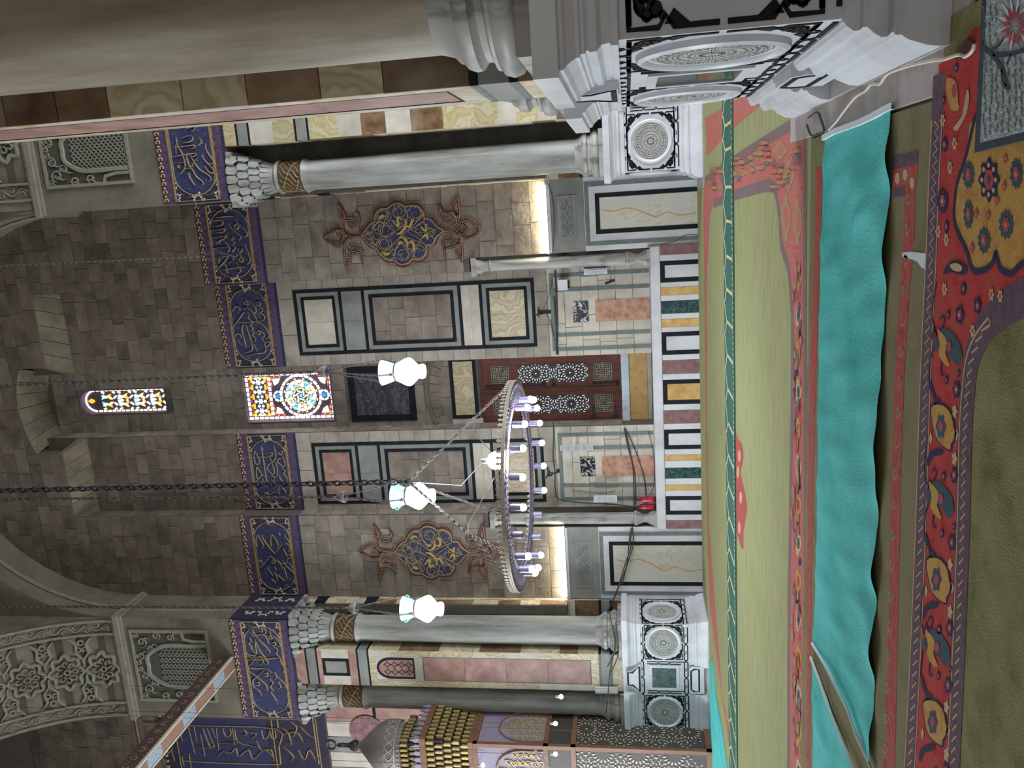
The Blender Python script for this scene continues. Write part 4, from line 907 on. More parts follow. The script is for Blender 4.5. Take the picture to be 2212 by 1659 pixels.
# ================================================================ TALL INLAID PANELS
def tall_panel(x0, x1, label, lower):
    M = PY(YB); root = empty('wall_inlay', label=label, cat='wall panel', group='tall black-framed marble panels')
    z0, z1 = 3.93, 10.17; t = .085
    def sl(nm, mt, a, c, p, q, w=.025): b = MB(); b.slab(M, a, c, p, q, 0, w, .004); return b.build(nm, mt, root)
    def fr(a, c, p, q, t, w=.03, nm='black_border', mt=BLACK): b = MB(); b.frame(M, a, c, p, q, t, 0, w); return b.build(nm, mt, root)
    fr(x0, x1, z0, z1, t)
    zs = [z1-t, 8.90, 8.815, 8.42-.08, 8.42-.165]
    # bands from the top: small panel, grey band, tall stone panel, grey band, small panel
    za, zb, zc, zd = 8.98, 8.38, 5.28+.0, 4.98
    A0, A1 = x0+t, x1-t
    for z in (8.93, 8.32, 5.82, 5.28): b = MB(); b.box(M, A0, A1, z-.04, z+.04, 0, .03); b.build('black_band', BLACK, root)
    def small(p, q, ins, mt):
        fr(A0, A1, p, q, .1, .024, 'grey_border', MARBG); fr(A0+.1, A1-.1, p+.1, q-.1, t*.9)
        n = 2; a, c = A0+.1+t*.9, A1-.1-t*.9; h = (c-a)/n
        for i in range(n): sl('inset_slab', mt, a+i*h+.003, a+(i+1)*h-.003, p+.1+t*.9, q-.1-t*.9, .02)
    small(8.97, z1-t, 0, PINKV if lower else CREAM)
    for i in range(2): sl('grey_slab', MARBG, A0+(A1-A0)/2*i+.003, A0+(A1-A0)/2*(i+1)-.003, 8.36, 8.89)
    for i in range(2): sl('pale_slab', CREAM, A0+.003, A1-.003, 5.32+.23*i, 5.32+.23*(i+1)-.003)
    small(z0+t, 5.24, 0, ONYX)
    fr(A0, A1, 5.86, 8.28, .11, .024, 'grey_border', MARBG); fr(A0+.11, A1-.11, 5.97, 8.17, t)
    ashlar(root, 'Y', YB, A0+.195, A1-.195, 6.055, 8.085, .4, .4, .75, STONE, wm=.018)
    settle(root, ((x0+x1)/2, YB, z0)); return root
tall_panel(-3.5, -1.8, 'tall black-framed panel between door recess and right medallion', 0)
tall_panel(-7.62, -5.9, 'tall black-framed panel left of the door, behind the chandelier chains', 1)
# dark square panel and lintel panel over the door
M = PY(YR)
x0, x1, z0, z1 = SQ
root = empty('square_inlay', label='square of dark veined marble in a black border under the stained window', cat='wall panel')
b = MB(); b.frame(M, x0, x1, z0, z1, .17, 0, .035); b.build('black_border', BLACK, root)
for (a, c) in ((x0+.17, (x0+x1)/2-.01), ((x0+x1)/2+.01, x1-.17)): pass
zm = (z0+z1)/2+.12
for (p, q) in ((z0+.17, zm-.006), (zm+.006, z1-.17)): b = MB(); b.slab(M, x0+.17, x1-.17, p, q, 0, .02, .004); b.build('marble_slab', DKM, root)
settle(root, ((x0+x1)/2, YR, z0))
x0, x1, z0, z1 = LP
root = empty('lintel_inlay', label='flat onyx lintel panel in a black border directly above the door', cat='wall panel')
b = MB(); b.frame(M, x0, x1, z0, z1, .09, 0, .035); b.build('black_border', BLACK, root)
b = MB(); b.slab(M, x0+.09, x1-.09, z0+.09, z1-.09, 0, .02, .004); b.build('onyx_slab', ONYX, root)
b = MB(); b.slab(M, RX0, x0-.01, z0-.1, z1+.02, 0, .015); b.slab(M, x1+.01, RX1, z0-.1, z1+.02, 0, .015); b.build('marble_margin', CREAM, root)
settle(root, ((x0+x1)/2, YR, z0))
# ================================================================ LOWER MARBLE
def dado(x0, x1, label):
    M = PY(YA); root = empty('marble_dado', label=label, cat='dado', group='grey marble dados with onyx panels')
    def sl(nm, mt, a, c, p, q, w=.05, w0=0): b = MB(); b.slab(M, a, c, p, q, w0, w, .004); return b.build(nm, mt, root)
    for (p, q, r_, t_) in ((x0, x1, 2.6, 3.44), (x0, x1, 0, .8), (x0, x1, .8, 2.6)): sl('backing_slab', MARB if r_ < 1 else MARBG, p, q, r_, t_-.003, .05)
    b = MB(); b.slab(M, x0, x1, 3.38, 3.45, 0, .1, .01); b.build('top_ledge', MARB, root)
    a, c = x0+.12, x1-.12
    sl('carved_frame', MARBG, x0+.3, x1-.38, 2.78, 3.22, .065, .05)
    q = MB(); n = 4; L_ = (x1-.46-x0-.38)/n
    for i in range(n):
        u = x0+.38+(i+.5)*L_
        q.ridge(PY(YA), spiral(u-.08, 3.07, .07, 1, 1), .018, .062, .014); q.ridge(PY(YA), spiral(u+.08, 2.93, .07, 1, 4), .018, .062, .014)
        q.ridge(PY(YA), [(u-.15, 2.9), (u-.05, 3.0), (u+.05, 3.0), (u+.15, 3.1)], .02, .062, .014); q.ridge(PY(YA), circ(u, 3.0, .04, 8), .015, .062, .014, closed=True)
        q.ridge(PY(YA), [(u-.1, 3.15), (u, 3.08), (u+.1, 3.15)], .02, .062, .014); q.ridge(PY(YA), [(u-.1, 2.85), (u, 2.92), (u+.1, 2.85)], .02, .062, .014)
    q.build('carved_scrolls', GREYI, root)
    b = MB(); b.frame(M, a, c, 0, 2.58, .1, .05, .065, sides='lr'); b.box(M, a+.1, c-.1, 2.48, 2.58, .05, .065); b.build('grey_border', GREYI, root)
    b = MB(); b.box(M, a+.1, a+.26, 0, 2.48, .05, .062); b.box(M, c-.26, c-.1, 0, 2.48, .05, .062); b.box(M, a+.26, c-.26, 2.34, 2.48, .05, .062); b.build('white_border', MARB, root)
    b = MB(); b.frame(M, a+.26, c-.26, 0, 2.34, .1, .05, .067, sides='lr'); b.box(M, a+.36, c-.36, 2.24, 2.34, .05, .067); b.build('black_border', BLACK, root)
    for (p, q) in ((0, 1.1), (1.1, 2.24)): sl('onyx_slab', ONYXW, a+.36, c-.36, p+.002, q-.002, .06, .05)
    q = MB(); zz = smooth([(a+.36+(c-a-.72)*t, z) for t, z in ((.62, 2.2), (.55, 1.9), (.62, 1.6), (.5, 1.3), (.3, .95), (.42, .7), (.3, .4), (.35, .05))], 5)
    q.strip(M, zz, .03, .06, .061); q.build('ochre_vein', SIENA, root)
    settle(root, ((x0+x1)/2, YA, 0)); return root
dado(NX1+.34, XR, 'grey marble dado with onyx panel beside the far right pedestal')
dado(XL+.02, NX0-.37, 'grey marble dado with onyx panel under the left medallion, cables hanging across it')
# striped plinth
px0 = onY(1470, 1143, YA-.1).x; px1 = onY(1470, 529, YA-.1).x
root = empty('striped_plinth', label='low plinth of alternating coloured marble slabs along the foot of the back wall', cat='plinth')
Mp = PY(YA-.05)
b = MB(); b.box(PY(YB), px0, px1, 0, 1.1, 0, YB-YA+.0); b.build('core', MARBG, root)
b = MB(); b.slab(PY(YB), px0, px1, .89, 1.12, .0, YB-YA+.1, .015); b.build('marble_ledge', MARB, root)
seq = []
def add(z, l, s):
    for (y, mt) in l: seq.append((z+y/3.687, mt))
R1 = 350; 
edges = [(650, ROSSO), (733, MARB), (783, 'F0'), (953, MARB), (993, SIENA), (1057, MARB), (1103, GREEN), (1205, MARB), (1248, SIENA), (1313, MARB), (1353, 'F0'), (1532, MARB), (1577, ROSSO)]
e2 = [(213, MARB), (260, 'FY'), (454, MARB), (503, ROSSO), (610, MARB), (657, 'F0'), (813, MARB), (858, SIENA), (907, MARB), (962, GREEN), (1047, MARB), (1097, SIENA), (1144, MARB), (1190, 'F0'), (1335, MARB), (1381, ROSSO), (1450, None)]
al = [(350+y/3.687, m) for y, m in edges]+[(750+y/3.687, m) for y, m in e2]
for i in range(len(al)-1):
    u1 = onY(1470, al[i][0], YA-.1).x; u0 = onY(1470, al[i+1][0], YA-.1).x; mt = al[i][1]
    if isinstance(mt, str):
        b = MB(); b.frame(Mp, u0, u1, 0, .885, .1, 0, .03, sides='lr'); b.box(Mp, u0+.1, u1-.1, .785, .885, 0, .03); b.build('black_border', BLACK, root)
        b = MB(); b.slab(Mp, u0+.1, u1-.1, 0, .783, 0, .026, .003); b.build('inset_slab', SIENA if mt == 'FY' else MARB, root)
    else: b = MB(); b.slab(Mp, u0+.003, u1-.003, 0, .885, 0, .028, .004); b.build('marble_slab', mt, root)
settle(root, ((px0+px1)/2, YA, 0))
# lower cladding of the niche
def lower(x0, x1, label):
    M = PY(YB); root = empty('lower_cladding', label=label, cat='wall panel', group='lower marble cladding beside the door')
    for i, (p, q) in enumerate(((x0+.02, x0+.11), (x0+.38, x0+.47), (x1-.47, x1-.38), (x1-.11, x1-.02))):
        b = MB(); b.slab(M, p, q, 1.14, 3.45, .0, .032, .003); b.build('grey_stripe', GREYI, root)
    b = MB(); b.slab(M, x0+.02, x1-.02, 3.45, 3.55, 0, .032, .003); b.build('grey_stripe', GREYI, root)
    m = (x0+x1)/2
    b = MB(); b.slab(M, m-.26, m+.26, 1.14, 2.45, 0, .034, .003); b.build('pink_slab', PINK, root)
    b = MB(); b.slab(M, m-.26, m+.26, 2.62, 3.0, 0, .034, .003); b.build('black_white_slab', BWM, root)
    settle(root, (m, YB, 1.12)); return root
lower(RX1+.12, NX1-.17, 'lower cladding with black-white marble square right of the door')
lower(NX0+.17, RX0-.15, 'lower cladding with black-white marble square left of the door, above the extinguishers')
# colonnettes
def colonnette(x, y, label, zt=5.35):
    root = empty('colonnette', label=label, cat='colonnette', group='small corner colonnettes on the plinth')
    b = MB(); b.slab(PZ(1.12), x-.2, x+.2, y-.2, y+.2, 0, .07, .01)
    b.lathe((x, y, 1.19), [(.2, 0), (.2, .04), (.12, .16), (.11, .24), (.13, .3), (.17, .38), (.18, .42), (.19, .43), (.19, .48), (.16, .5)], 24); b.build('flared_base', MARBP, root)
    b = MB(); b.lathe((x, y, 0), [(.155, 1.68), (.15, 3), (.145, zt-.42)], 20); b.build('shaft', MARBP, root)
    b = MB(); b.lathe((x, y, zt-.45), [(.15, 0), (.17, .02), (.13, .06), (.13, .16), (.17, .26), (.2, .36)], 20); b.slab(PZ(zt-.1), x-.22, x+.22, y-.22, y+.22, 0, .12, .01); b.build('bell_capital', MARBP, root)
    settle(root, (x, y, 1.12))
colonnette(NX1+.11, YA+.1, 'small marble colonnette in the corner right of the door')
colonnette(NX0-.18, YA+.1, 'small marble colonnette in the corner left of the door, beside the red extinguishers')
# ================================================================ DOOR
M = PY(YR+.12)
b = MB(); b.box(PY(YR+.28), DX0-.1, DX1+.1, DZ0-.1, DZ1+.1, 0, .02); b.frame(M, DX0, DX1, DZ0, DZ1, .07, -.1, .05); door = b.build('door_1', WOOD, kind='structure')
def meander(b, M, u0, v0, s, w=.012):
    n = 9; k = s/n; P = lambda x, y: (u0+x*k, v0+y*k)
    for st in ("0,0 9,0 9,9 0,9 0,0", "1,1 4,1 4,2 2,2 2,4 1,4 1,1", "8,1 8,4 7,4 7,2 5,2 5,1 8,1", "1,8 1,5 2,5 2,7 4,7 4,8 1,8", "8,8 5,8 5,7 7,7 7,5 8,5 8,8", "3,3 6,3 6,4 4,4 4,6 3,6 3,3", "5,5 6,5 6,6 5,6 5,5", "4.5,0 4.5,3", "4.5,9 4.5,6", "0,4.5 3,4.5", "9,4.5 6,4.5", "3,5 2,6", "6,7 6,8", "3,1 3,3", "6,1 6,3", "3,6 3,8", "1,3 3,3", "6,6 8,6"):
        for q in path(st): b.strip(M, [P(x, y) for x, y in q], w, 0, .012)
def star_lattice(b, M, u0, u1, v0, v1, stars, rr):
    "tear-shaped holes showing light, radiating from star centres"
    def drop(u, v, a, l, wd):
        if not (u0+.01 < u < u1-.01 and v0+.01 < v < v1-.01): return
        c, s = cos(a), sin(a)
        b.flat(M, [(u-l*c, v-l*s), (u+l*.35*c-wd*s, v+l*.35*s+wd*c), (u+l*.8*c-wd*.5*s, v+l*.8*s+wd*.5*c), (u+l*.8*c+wd*.5*s, v+l*.8*s-wd*.5*c), (u+l*.35*c+wd*s, v+l*.35*s-wd*c)], .012)
    for (cu, cv) in stars:
        for i in range(16):
            a = 2*pi*(i+.5)/16; drop(cu+rr*.52*cos(a), cv+rr*.52*sin(a), a, rr*.13, rr*.05)
            a = 2*pi*i/16
            for k, l in ((.78, .07), (.97, .09)): drop(cu+rr*k*cos(a+(.2 if k > .9 else 0)), cv+rr*k*sin(a+(.2 if k > .9 else 0)), a+(1 if k > .9 else 0), rr*l, rr*.04)
        if u0 < cu < u1 and v0 < cv < v1 and u0+.05 < cu < u1-.05:
            b.flat(M, [(cu+rr*.07*cos(2*pi*j/8), cv+rr*.07*sin(2*pi*j/8)) for j in range(8)], .013)
mid = (DX0+DX1)/2; H = DZ1-DZ0
for s, (a, c) in enumerate(((DX0+.07, mid-.006), (mid+.006, DX1-.07))):
    b = MB(); b.slab(M, a, c, DZ0+.05, DZ1-.05, -.06, 0, .01); leaf = b.build('door_leaf', WOOD, door)
    pw = (c-a)*.6; u0 = a+(c-a)*.5-pw/2; u1 = u0+pw
    za = DZ0+.06*H; zb = za+pw; zc = zb+.12; ze = DZ1-.08*H; zd = ze-pw; zz1 = zd-.22
    b = MB(); b.slab(M, u0, u1, zc, zz1, 0, .008, .003); b.build('pierced_panel', LATT, leaf)
    b = MB(); st = [((u0+u1)/2, zc+(zz1-zc)*t) for t in (.26, .74)]+[(u0, zc+(zz1-zc)*t) for t in (0, .5, 1)]+[(u1, zc+(zz1-zc)*t) for t in (0, .5, 1)]
    star_lattice(b, M, u0, u1, zc, zz1, st, .3); b.build('light_holes', LIT, leaf)
    for z in (za, zd):
        b = MB(); b.slab(M, u0, u1, z, z+pw, 0, .006, .003); b.build('meander_ground', LATT, leaf)
        b = MB(); meander(b, PY(YR+.115), u0+.02, z+.02, pw-.04); b.build('ivory_meander', IVORY, leaf)
b = MB(); b.box(M, mid-.03, mid+.03, DZ0+.05, DZ1-.05, 0, .03); b.build('meeting_rail', WOOD, door)
b = MB(); b.tube([M(mid+.1, DZ0+.9+1.1, .04), M(mid+.1, DZ1-.15, .04)], .018, 8)
b.tube([M(mid+.1, DZ0+.1, .04), M(mid+.1, DZ0+.7, .04)], .02, 8)
for z in (DZ0+.7, DZ0+.1, DZ0+1.75, DZ0+2.0, DZ1-.2): b.ball(M(mid+.1, z, .04), .045, 0, 8, 5)
b.build('door_bolt', METAL, door)
b = MB()
for z in (DZ0+.18, DZ0+.75):
    b.poly(M, [(DX0+.02, z-.1), (DX0+.14, z-.1), (DX0+.17, z-.04), (DX0+.42, z-.02), (DX0+.42, z+.02), (DX0+.17, z+.04), (DX0+.14, z+.1), (DX0+.02, z+.1)], 0, .03)
b.build('strap_hinge', METAL, door)
# ================================================================ WINDOWS
def glass(nm, c, e): return mat(nm, c, kind='plain', em=c, ems=e, rough=.3)
GW = glass('white_glass', (246, 238, 246), 1.55); GC = glass('cyan_glass', (110, 214, 232), 1.05); GO = glass('orange_glass', (250, 172, 60), 1.05); GY = glass('amber_glass', (250, 214, 150), 1.15)
GB = glass('blue_glass', (40, 140, 210), 1.0); GR = glass('red_glass', (214, 70, 90), .8); GP = glass('pale_blue_glass', (200, 236, 250), 1.35)
LEAD = mat('plaster_tracery', (104, 92, 104), (122, 110, 120), sc=9, rough=.8)
def pane(M, pts, m, parent, w=.02):
    b = MB(); b.poly(M, pts, 0, w); return b.build('pane', m, parent)
def rect(u, v, a, l, w_): c, s = cos(a), sin(a); return [(u+x*c-y*s, v+x*s+y*c) for x, y in ((-l/2, -w_/2), (l/2, -w_/2), (l/2, w_/2), (-l/2, w_/2))]
x0, x1, z0, z1 = W1; M = PY(YR+.2)
b = MB(); b.box(M, x0, x1, z0, z1, -.05, 0); b.frame(PY(YR), x0-.02, x1+.02, z0-.02, z1+.02, .03, -.2, .02); win = b.build('window_1', LEAD, kind='structure')
Wd, Hh = x1-x0, z1-z0
P = lambda s, t: (x0+s*Wd, z1-t*Hh)     # s 0..1 left to right, t 0..1 top to bottom
n1 = 17
for i in range(n1):
    t = .035+.93*i/(n1-1)
    for s in (.045, .955): u, v = P(s, t); pane(M, rect(u, v, pi/2, Hh/n1*.74, .062), GW, win)
for i in range(8):
    s = .14+.72*i/7
    for t in (.03, .97): u, v = P(s, t); pane(M, rect(u, v, 0, Wd*.075, .065), GW, win)
    if True: u, v = P(s, .285); pane(M, rect(u, v, 0, Wd*.075, .07), GW, win)
# star lattice panel near the top
ty0, ty1 = .075, .25
for k in range(4):
    s = .2+.2*k; u, v = P(s, (ty0+ty1)/2)
    pts = [(u+(.085 if i % 2 == 0 else .045)*cos(pi*i/6+pi/2), v+(.085 if i % 2 == 0 else .045)*sin(pi*i/6+pi/2)) for i in range(12)]
    pane(M, pts, GW, win)
    for t in (ty0+.035, ty1-.035): 
        u2, v2 = P(s, t); pane(M, circ(u2, v2, .042, 10), GP, win)
for k in range(5):
    s = .1+.2*k
    for t in (ty0+.065, ty1-.065):
        u, v = P(min(.88, max(.12, s)), t); pane(M, circ(u, v, .036, 10), GP, win)
    for t in (ty0+.012, ty1-.012): u, v = P(min(.86, max(.14, s)), t); pane(M, rect(u, v, 0, .15, .055), GO, win)
for k in range(9):
    s = .12+.095*k
    for t in (.062, .262): u, v = P(s, t); pane(M, rect(u, v, 0, .06, .026), GR if k % 2 else GO, win)
for k in range(5):
    for s in (.105, .895): u, v = P(s, .085+.04*k); pane(M, rect(u, v, pi/2, .07, .03), GO if k % 2 else GY, win)
# rosette
cu, cv = P(.5, .625)
for k in range(24):
    a = 2*pi*(k+.5)/24; pane(M, rect(cu+.565*cos(a), cv+.565*sin(a), a+pi/2, .115, .062), GW, win)
for k in range(24):
    a = 2*pi*k/24; pane(M, rect(cu+.475*cos(a), cv+.475*sin(a), a+pi/2, .062 if k % 2 else .03, .03), GY if k % 2 else GR, win)
for k in range(12):
    a = 2*pi*k/12; f = lambda r, d, a=a: (cu+r*cos(a+d), cv+r*sin(a+d))
    pane(M, [f(.44, -.23), f(.445, 0), f(.44, .23), f(.35, .03), f(.35, -.03)], (GP, GW, GC)[k % 3], win)
    a2 = a+pi/12; f = lambda r, d, a=a2: (cu+r*cos(a+d), cv+r*sin(a+d))
    pane(M, [f(.43, 0), f(.37, .1), f(.31, .15), f(.3, 0), f(.31, -.15), f(.37, -.1)], GY if k % 3 == 0 else GW, win)
    pane(M, [f(.285, .14), f(.29, 0), f(.285, -.14), f(.235, -.1), f(.235, .1)], GP if k % 4 else GC, win)
    f = lambda r, d, a=a: (cu+r*cos(a+d), cv+r*sin(a+d))
    pane(M, [f(.335, 0), f(.29, .1), f(.25, 0), f(.29, -.1)], GC if k % 2 else GY, win)
    pane(M, rect(cu+.2*cos(a), cv+.2*sin(a), a+pi/2, .075, .035), GY, win)
for k in range(6):
    a = 2*pi*k/6; pane(M, rect(cu+.1*cos(a), cv+.1*sin(a), a+1.0, .1, .03), GP, win)
    pane(M, circ(cu+.145*cos(a+.5), cv+.145*sin(a+.5), .02, 6), GW, win)
pane(M, circ(cu, cv, .04, 10), GC, win)
for t in (.375, .885):
    u, v = P(.5, t); pane(M, circ(u, v, .062, 14), GB, win, .025)
    for k in range(6):
        a = 2*pi*(k+.5)/6; 
        if (t < .5 and sin(a) < -.9) or (t > .5 and sin(a) > .9): continue
        pane(M, rect(u+.125*cos(a), v+.125*sin(a), a+pi/2, .1, .05), GW, win)
for (s, t, sx_, sy_) in ((.2, .365, 1, 1), (.8, .365, -1, 1), (.2, .885, 1, -1), (.8, .885, -1, -1)):
    u, v = P(s, t); pane(M, [(u-.09*sx_, v+.1*sy_), (u+.1*sx_, v+.06*sy_), (u+.04*sx_, v-.05*sy_), (u-.09*sx_, v-.12*sy_)], GW, win)
    for k in range(4):
        pane(M, rect(u-.135*sx_, v+.12-.08*k, pi/2, .05, .025), GO if k % 2 else GR, win)
        pane(M, rect(u-.08*sx_+.07*k*sx_, v+.14*sy_, 0, .05, .025), GO if k % 2 == 0 else GR, win)
# arched upper window
x0, x1, z0, z1 = W2; b = MB(); b.box(M, x0-.03, x1+.03, z0-.03, z1+.03, -.05, 0)
r = (x1-x0)/2; xm = (x0+x1)/2
for s in (-1, 1):
    pts = [(xm+s*(r+.05), z1+.05), (xm, z1+.05)]+[(xm+s*r*sin(t*pi/16), z1-r*1.1+r*1.1*cos(t*pi/16)) for t in range(9)]+[(xm+s*(r+.05), z1-r*1.1)]
    b.poly(PY(YR), pts, -.2, .01)
win2 = b.build('window_2', LEAD, kind='structure')
Mz = M
zt = z1-r*1.1
for i in range(16):
    z = z0+.06+i*(zt-z0-.06)/15.5
    for s in (-1, 1): pane(M, rect(xm+s*(r-.035), z, pi/2, .095, .045), GW, win2)
for i in range(-4, 5): 
    a = i*pi/9.5; pane(M, rect(xm+(r-.035)*sin(a), zt+(r*1.1-.035)*cos(a), -a, .085, .045), GW, win2)
for i in range(5): pane(M, rect(xm-(r-.1)+i*(2*r-.2)/4, z0+.035, 0, .09, .045), GW, win2)
def leaf2(u, v, a, l, wd, m):
    c, s = cos(a), sin(a); sh = [(0, 0), (.25, .5), (.6, .75), (1, .35), (.8, .1), (.5, -.05), (.3, -.2)]
    pane(M, [(u+l*x*c-wd*y*s, v+l*x*s+wd*y*c) for x, y in sh], m, win2)
for k in range(4):
    z = z0+.2+k*.5
    u = xm
    if k < 3:
        pane(M, [(u, z+.17), (u+.045, z+.26), (u, z+.38), (u-.045, z+.26)], GW, win2)
        pane(M, circ(u, z+.08, .03, 8), GP, win2)
    for s in (-1, 1):
        leaf2(u+s*.03, z+.02, pi/2-s*.9, .2, .1*s, GY if k % 2 else GO); leaf2(u+s*.09, z+.16, pi/2-s*.5, .2, .11*s, GP)
        leaf2(u+s*.2, z+.05, pi/2+s*.5, .2, .08*s, GO if k == 3 else GY); leaf2(u+s*.18, z+.28, pi/2+s*.9, .17, .09*s, GC if k % 2 else GP)
        pane(M, rect(u+s*.235, z+.3, 1.2*s, .09, .05), GY, win2); pane(M, rect(u+s*.1, z-.06, -.9*s, .11, .045), GW, win2)
        pane(M, rect(u+s*.24, z-.03, 1.0*s, .08, .05), GP, win2)
pane(M, [(xm, z1-.09), (xm+.07, z1-.2), (xm+.03, z1-.3), (xm-.03, z1-.3), (xm-.07, z1-.2)], GO, win2)
# ================================================================ FITTINGS ON THE WALL
def led(x0, x1, label):
    root = empty('led_strip', label=label, cat='light strip', group='warm light strips on the dado ledges')
    b = MB(); b.box(PZ(3.452), x0, x1, YA-.1, YA-.05, 0, .012); b.build('holder', STEEL, root)
    b = MB(); b.tube([(x0+.03, YA-.075, 3.48), (x0+(x1-x0)*.4, YA-.075, 3.476), (x1-.03, YA-.075, 3.482)], .022, 8); b.build('light_tube', LED, root)
    l = bpy.data.lights.new('led_glow', 'AREA'); l.shape = 'RECTANGLE'; l.size = x1-x0; l.size_y = .05; l.energy = 20; l.color = (1, .9, .62)
    o = bpy.data.objects.new('led_glow', l); COL.objects.link(o); o.location = ((x0+x1)/2, YA-.12, 3.52); o.rotation_euler = (math.radians(180-22), 0, 0); o.parent = root
    settle(root, ((x0+x1)/2, YA-.08, 3.452))
led(NX1+.3, XR-.1, 'glowing warm light strip on the dado ledge under the right medallion')
led(XL+.05, NX0-.3, 'glowing warm light strip on the dado ledge under the left medallion')
def spk(Y, x0, y0, x1, y1, label, yaw=.35, n=4):
    a, c, p, q = rpx(Y-.2, x0, y0, x1, y1); m = (a+c)/2; w_ = (c-a)/2*.9
    root = empty('column_speaker', label=label, cat='loudspeaker', group='white column loudspeakers on the wall')
    b = MB(); b.slab(PZ(p), -w_, w_, -.07, .09, 0, q-p, .01); b.build('cabinet', SPK, root)
    b = MB(); b.slab(PY(-.068), -w_*.8, w_*.8, p+.03, q-.03, 0, .012, .004); g_ = b.build('grille', SPKG, root)
    for i in range(n):
        b = MB(); z = p+(q-p)*(i+.5)/n; b.ridge(PY(-.08), circ(0, z, min(w_*.6, (q-p)/n*.4), 12), .02, 0, .008, closed=True); b.build('driver_ring', SPK, root)
    b = MB(); b.box(PZ((p+q)/2-.04), -.03, .03, .08, Y-(Y-.3)-.02, 0, .08); b.build('bracket', METAL, root)
    for o in root.children: o.location.z -= p
    root.location = (m, Y-.3, p); root.rotation_euler = (0, 0, yaw); return root
spk(YB, 1262, 576, 1312, 591, 'white column speaker beside the right colonnette', -.25)
spk(YB, 1211, 958, 1281, 971, 'tallest white column speaker, left of the door', .2)
spk(YB, 1283, 1068, 1333, 1081, 'white column speaker above the red extinguishers', .1)
a, c, p, q = rpx(YB-.2, 1206, 603, 1230, 625)
root = empty('box_speaker', label='small grey box speaker on the wall right of the door, open face down', cat='loudspeaker')
b = MB(); b.slab(PZ(p), a, c, YB-.42, YB-.1, .03, q-p, .015); b.build('cabinet', SPK, root)
b = MB(); b.box(PZ(p), a+.04, c-.04, YB-.38, YB-.14, .0, .035); b.build('dark_mouth', DARK, root)
b = MB(); b.box(PZ(p+.1), (a+c)/2-.02, (a+c)/2+.02, YB-.1, YB, 0, .06); b.build('bracket', METAL, root); settle(root, ((a+c)/2, YB, p))
a, c, p, q = rpx(YB-.12, 1307, 604, 1329, 611)
root = empty('wall_camera', label='small dark camera on an arm beside the box speaker', cat='camera')
b = MB(); b.tube([(a, YB-.2, q-.02), (c, YB-.34, p+.03)], .035, 8); b.build('camera_body', METAL, root)
b = MB(); b.tube([((a+c)/2, YB-.24, (p+q)/2), ((a+c)/2, YB, (p+q)/2)], .015, 6); b.build('arm', STEEL, root); settle(root, ((a+c)/2, YB, p))
# narrow sign-like speaker before the outer column
a, c, p, q = rpx(17.8, 1285, 1493, 1335, 1505)
root = empty('narrow_sign', label='narrow white notice fixed low on the outer left column', cat='sign')
b = MB(); b.slab(PY(17.98), a-.01, c+.01, p, q, 0, .05, .006); b.build('white_board', SPK, root)
b = MB(); b.frame(PY(17.93), a+.015, c-.015, p+.015, q-.015, .006, 0, .004)
for i in range(9): b.box(PY(17.93), a+.05, c-.05, p+.07+i*.045, p+.076+i*.045, 0, .002)
b.build('print', GREYI, root); settle(root, ((a+c)/2, 18.05, p))
# extinguishers
for i, (y, lab) in enumerate(((1082, 'red extinguisher on the plinth ledge, right of the pair, white lettering on its drum'), (1097, 'red extinguisher on the plinth ledge, left of the pair, against the colonnette'))):
    v = onY(1412, y, YA-.0); r = .075; x, yy, z = v.x, YA+.1, 1.12
    root = empty('fire_extinguisher', label=lab, cat='extinguisher', group='red fire extinguishers')
    b = MB(); b.lathe((x, yy, z+.03), [(.06, 0), (r, .02), (r, .3), (r*.85, .36), (.03, .4), (.03, .42)], 20); b.build('cylinder', RED, root)
    b = MB(); b.lathe((x, yy, z), [(r+.002, 0), (r+.002, .05)], 16); b.build('foot_ring', DARK, root)
    b = MB(); b.box(PZ(z+.44), x-.02, x+.02, yy-.05, yy+.03, 0, .03); b.tube([(x, yy-.05, z+.46), (x+.07, yy-.07, z+.36), (x+.08, yy-.07, z+.2)], .01, 6); b.build('valve_and_hose', METAL, root)
    if i == 0:
        cu = bpy.data.curves.new('lettering', 'FONT'); cu.body = 'SAMTAR'; cu.size = .055; cu.extrude = .001; cu.align_x = 'CENTER'
        t0 = bpy.data.objects.new('lettering', cu); me = bpy.data.meshes.new_from_object(t0); t = bpy.data.objects.new('lettering', me); COL.objects.link(t); t.data.materials.clear(); t.data.materials.append(SPK); t.parent = root; t['kind'] = 'stuff'
        t.rotation_euler = (pi/2, -pi/2, 0); t.location = (x+.02, yy-r-.004, z+.2)
    settle(root, (x, yy, z))
# wall brackets for missing lamps
def bracket(px_, py_, label):
    v = onY(px_, py_, YB); root = empty('lamp_bracket', label=label, cat='bracket', group='black wall brackets')
    b = MB(); b.tube([(v.x, YB, v.z), (v.x, YB-.55, v.z+.05)], .02, 6); b.tube([(v.x-.12, YB-.02, v.z+.05), (v.x+.12, YB-.02, v.z+.05)], .018, 6)
    b.tube([(v.x, YB-.02, v.z-.25), (v.x, YB-.15, v.z-.18), (v.x, YB-.35, v.z+.02)], .02, 6)
    for k in range(3): b.tube([(v.x, YB-.12-.13*k, v.z+.02), (v.x, YB-.15-.13*k, v.z-.05), (v.x, YB-.1-.13*k, v.z-.09)], .012, 5)
    b.build('iron_arm', METAL, root)
    b = MB(); b.slab(PY(YB), v.x-.06, v.x+.06, v.z-.28, v.z+.08, 0, .02); b.build('wall_plate', METAL, root); settle(root, (v.x, YB, v.z))
bracket(1168, 674, 'black iron bracket right of the door above the box speaker')
bracket(1188, 1017, 'black iron bracket left of the door above the tallest speaker')
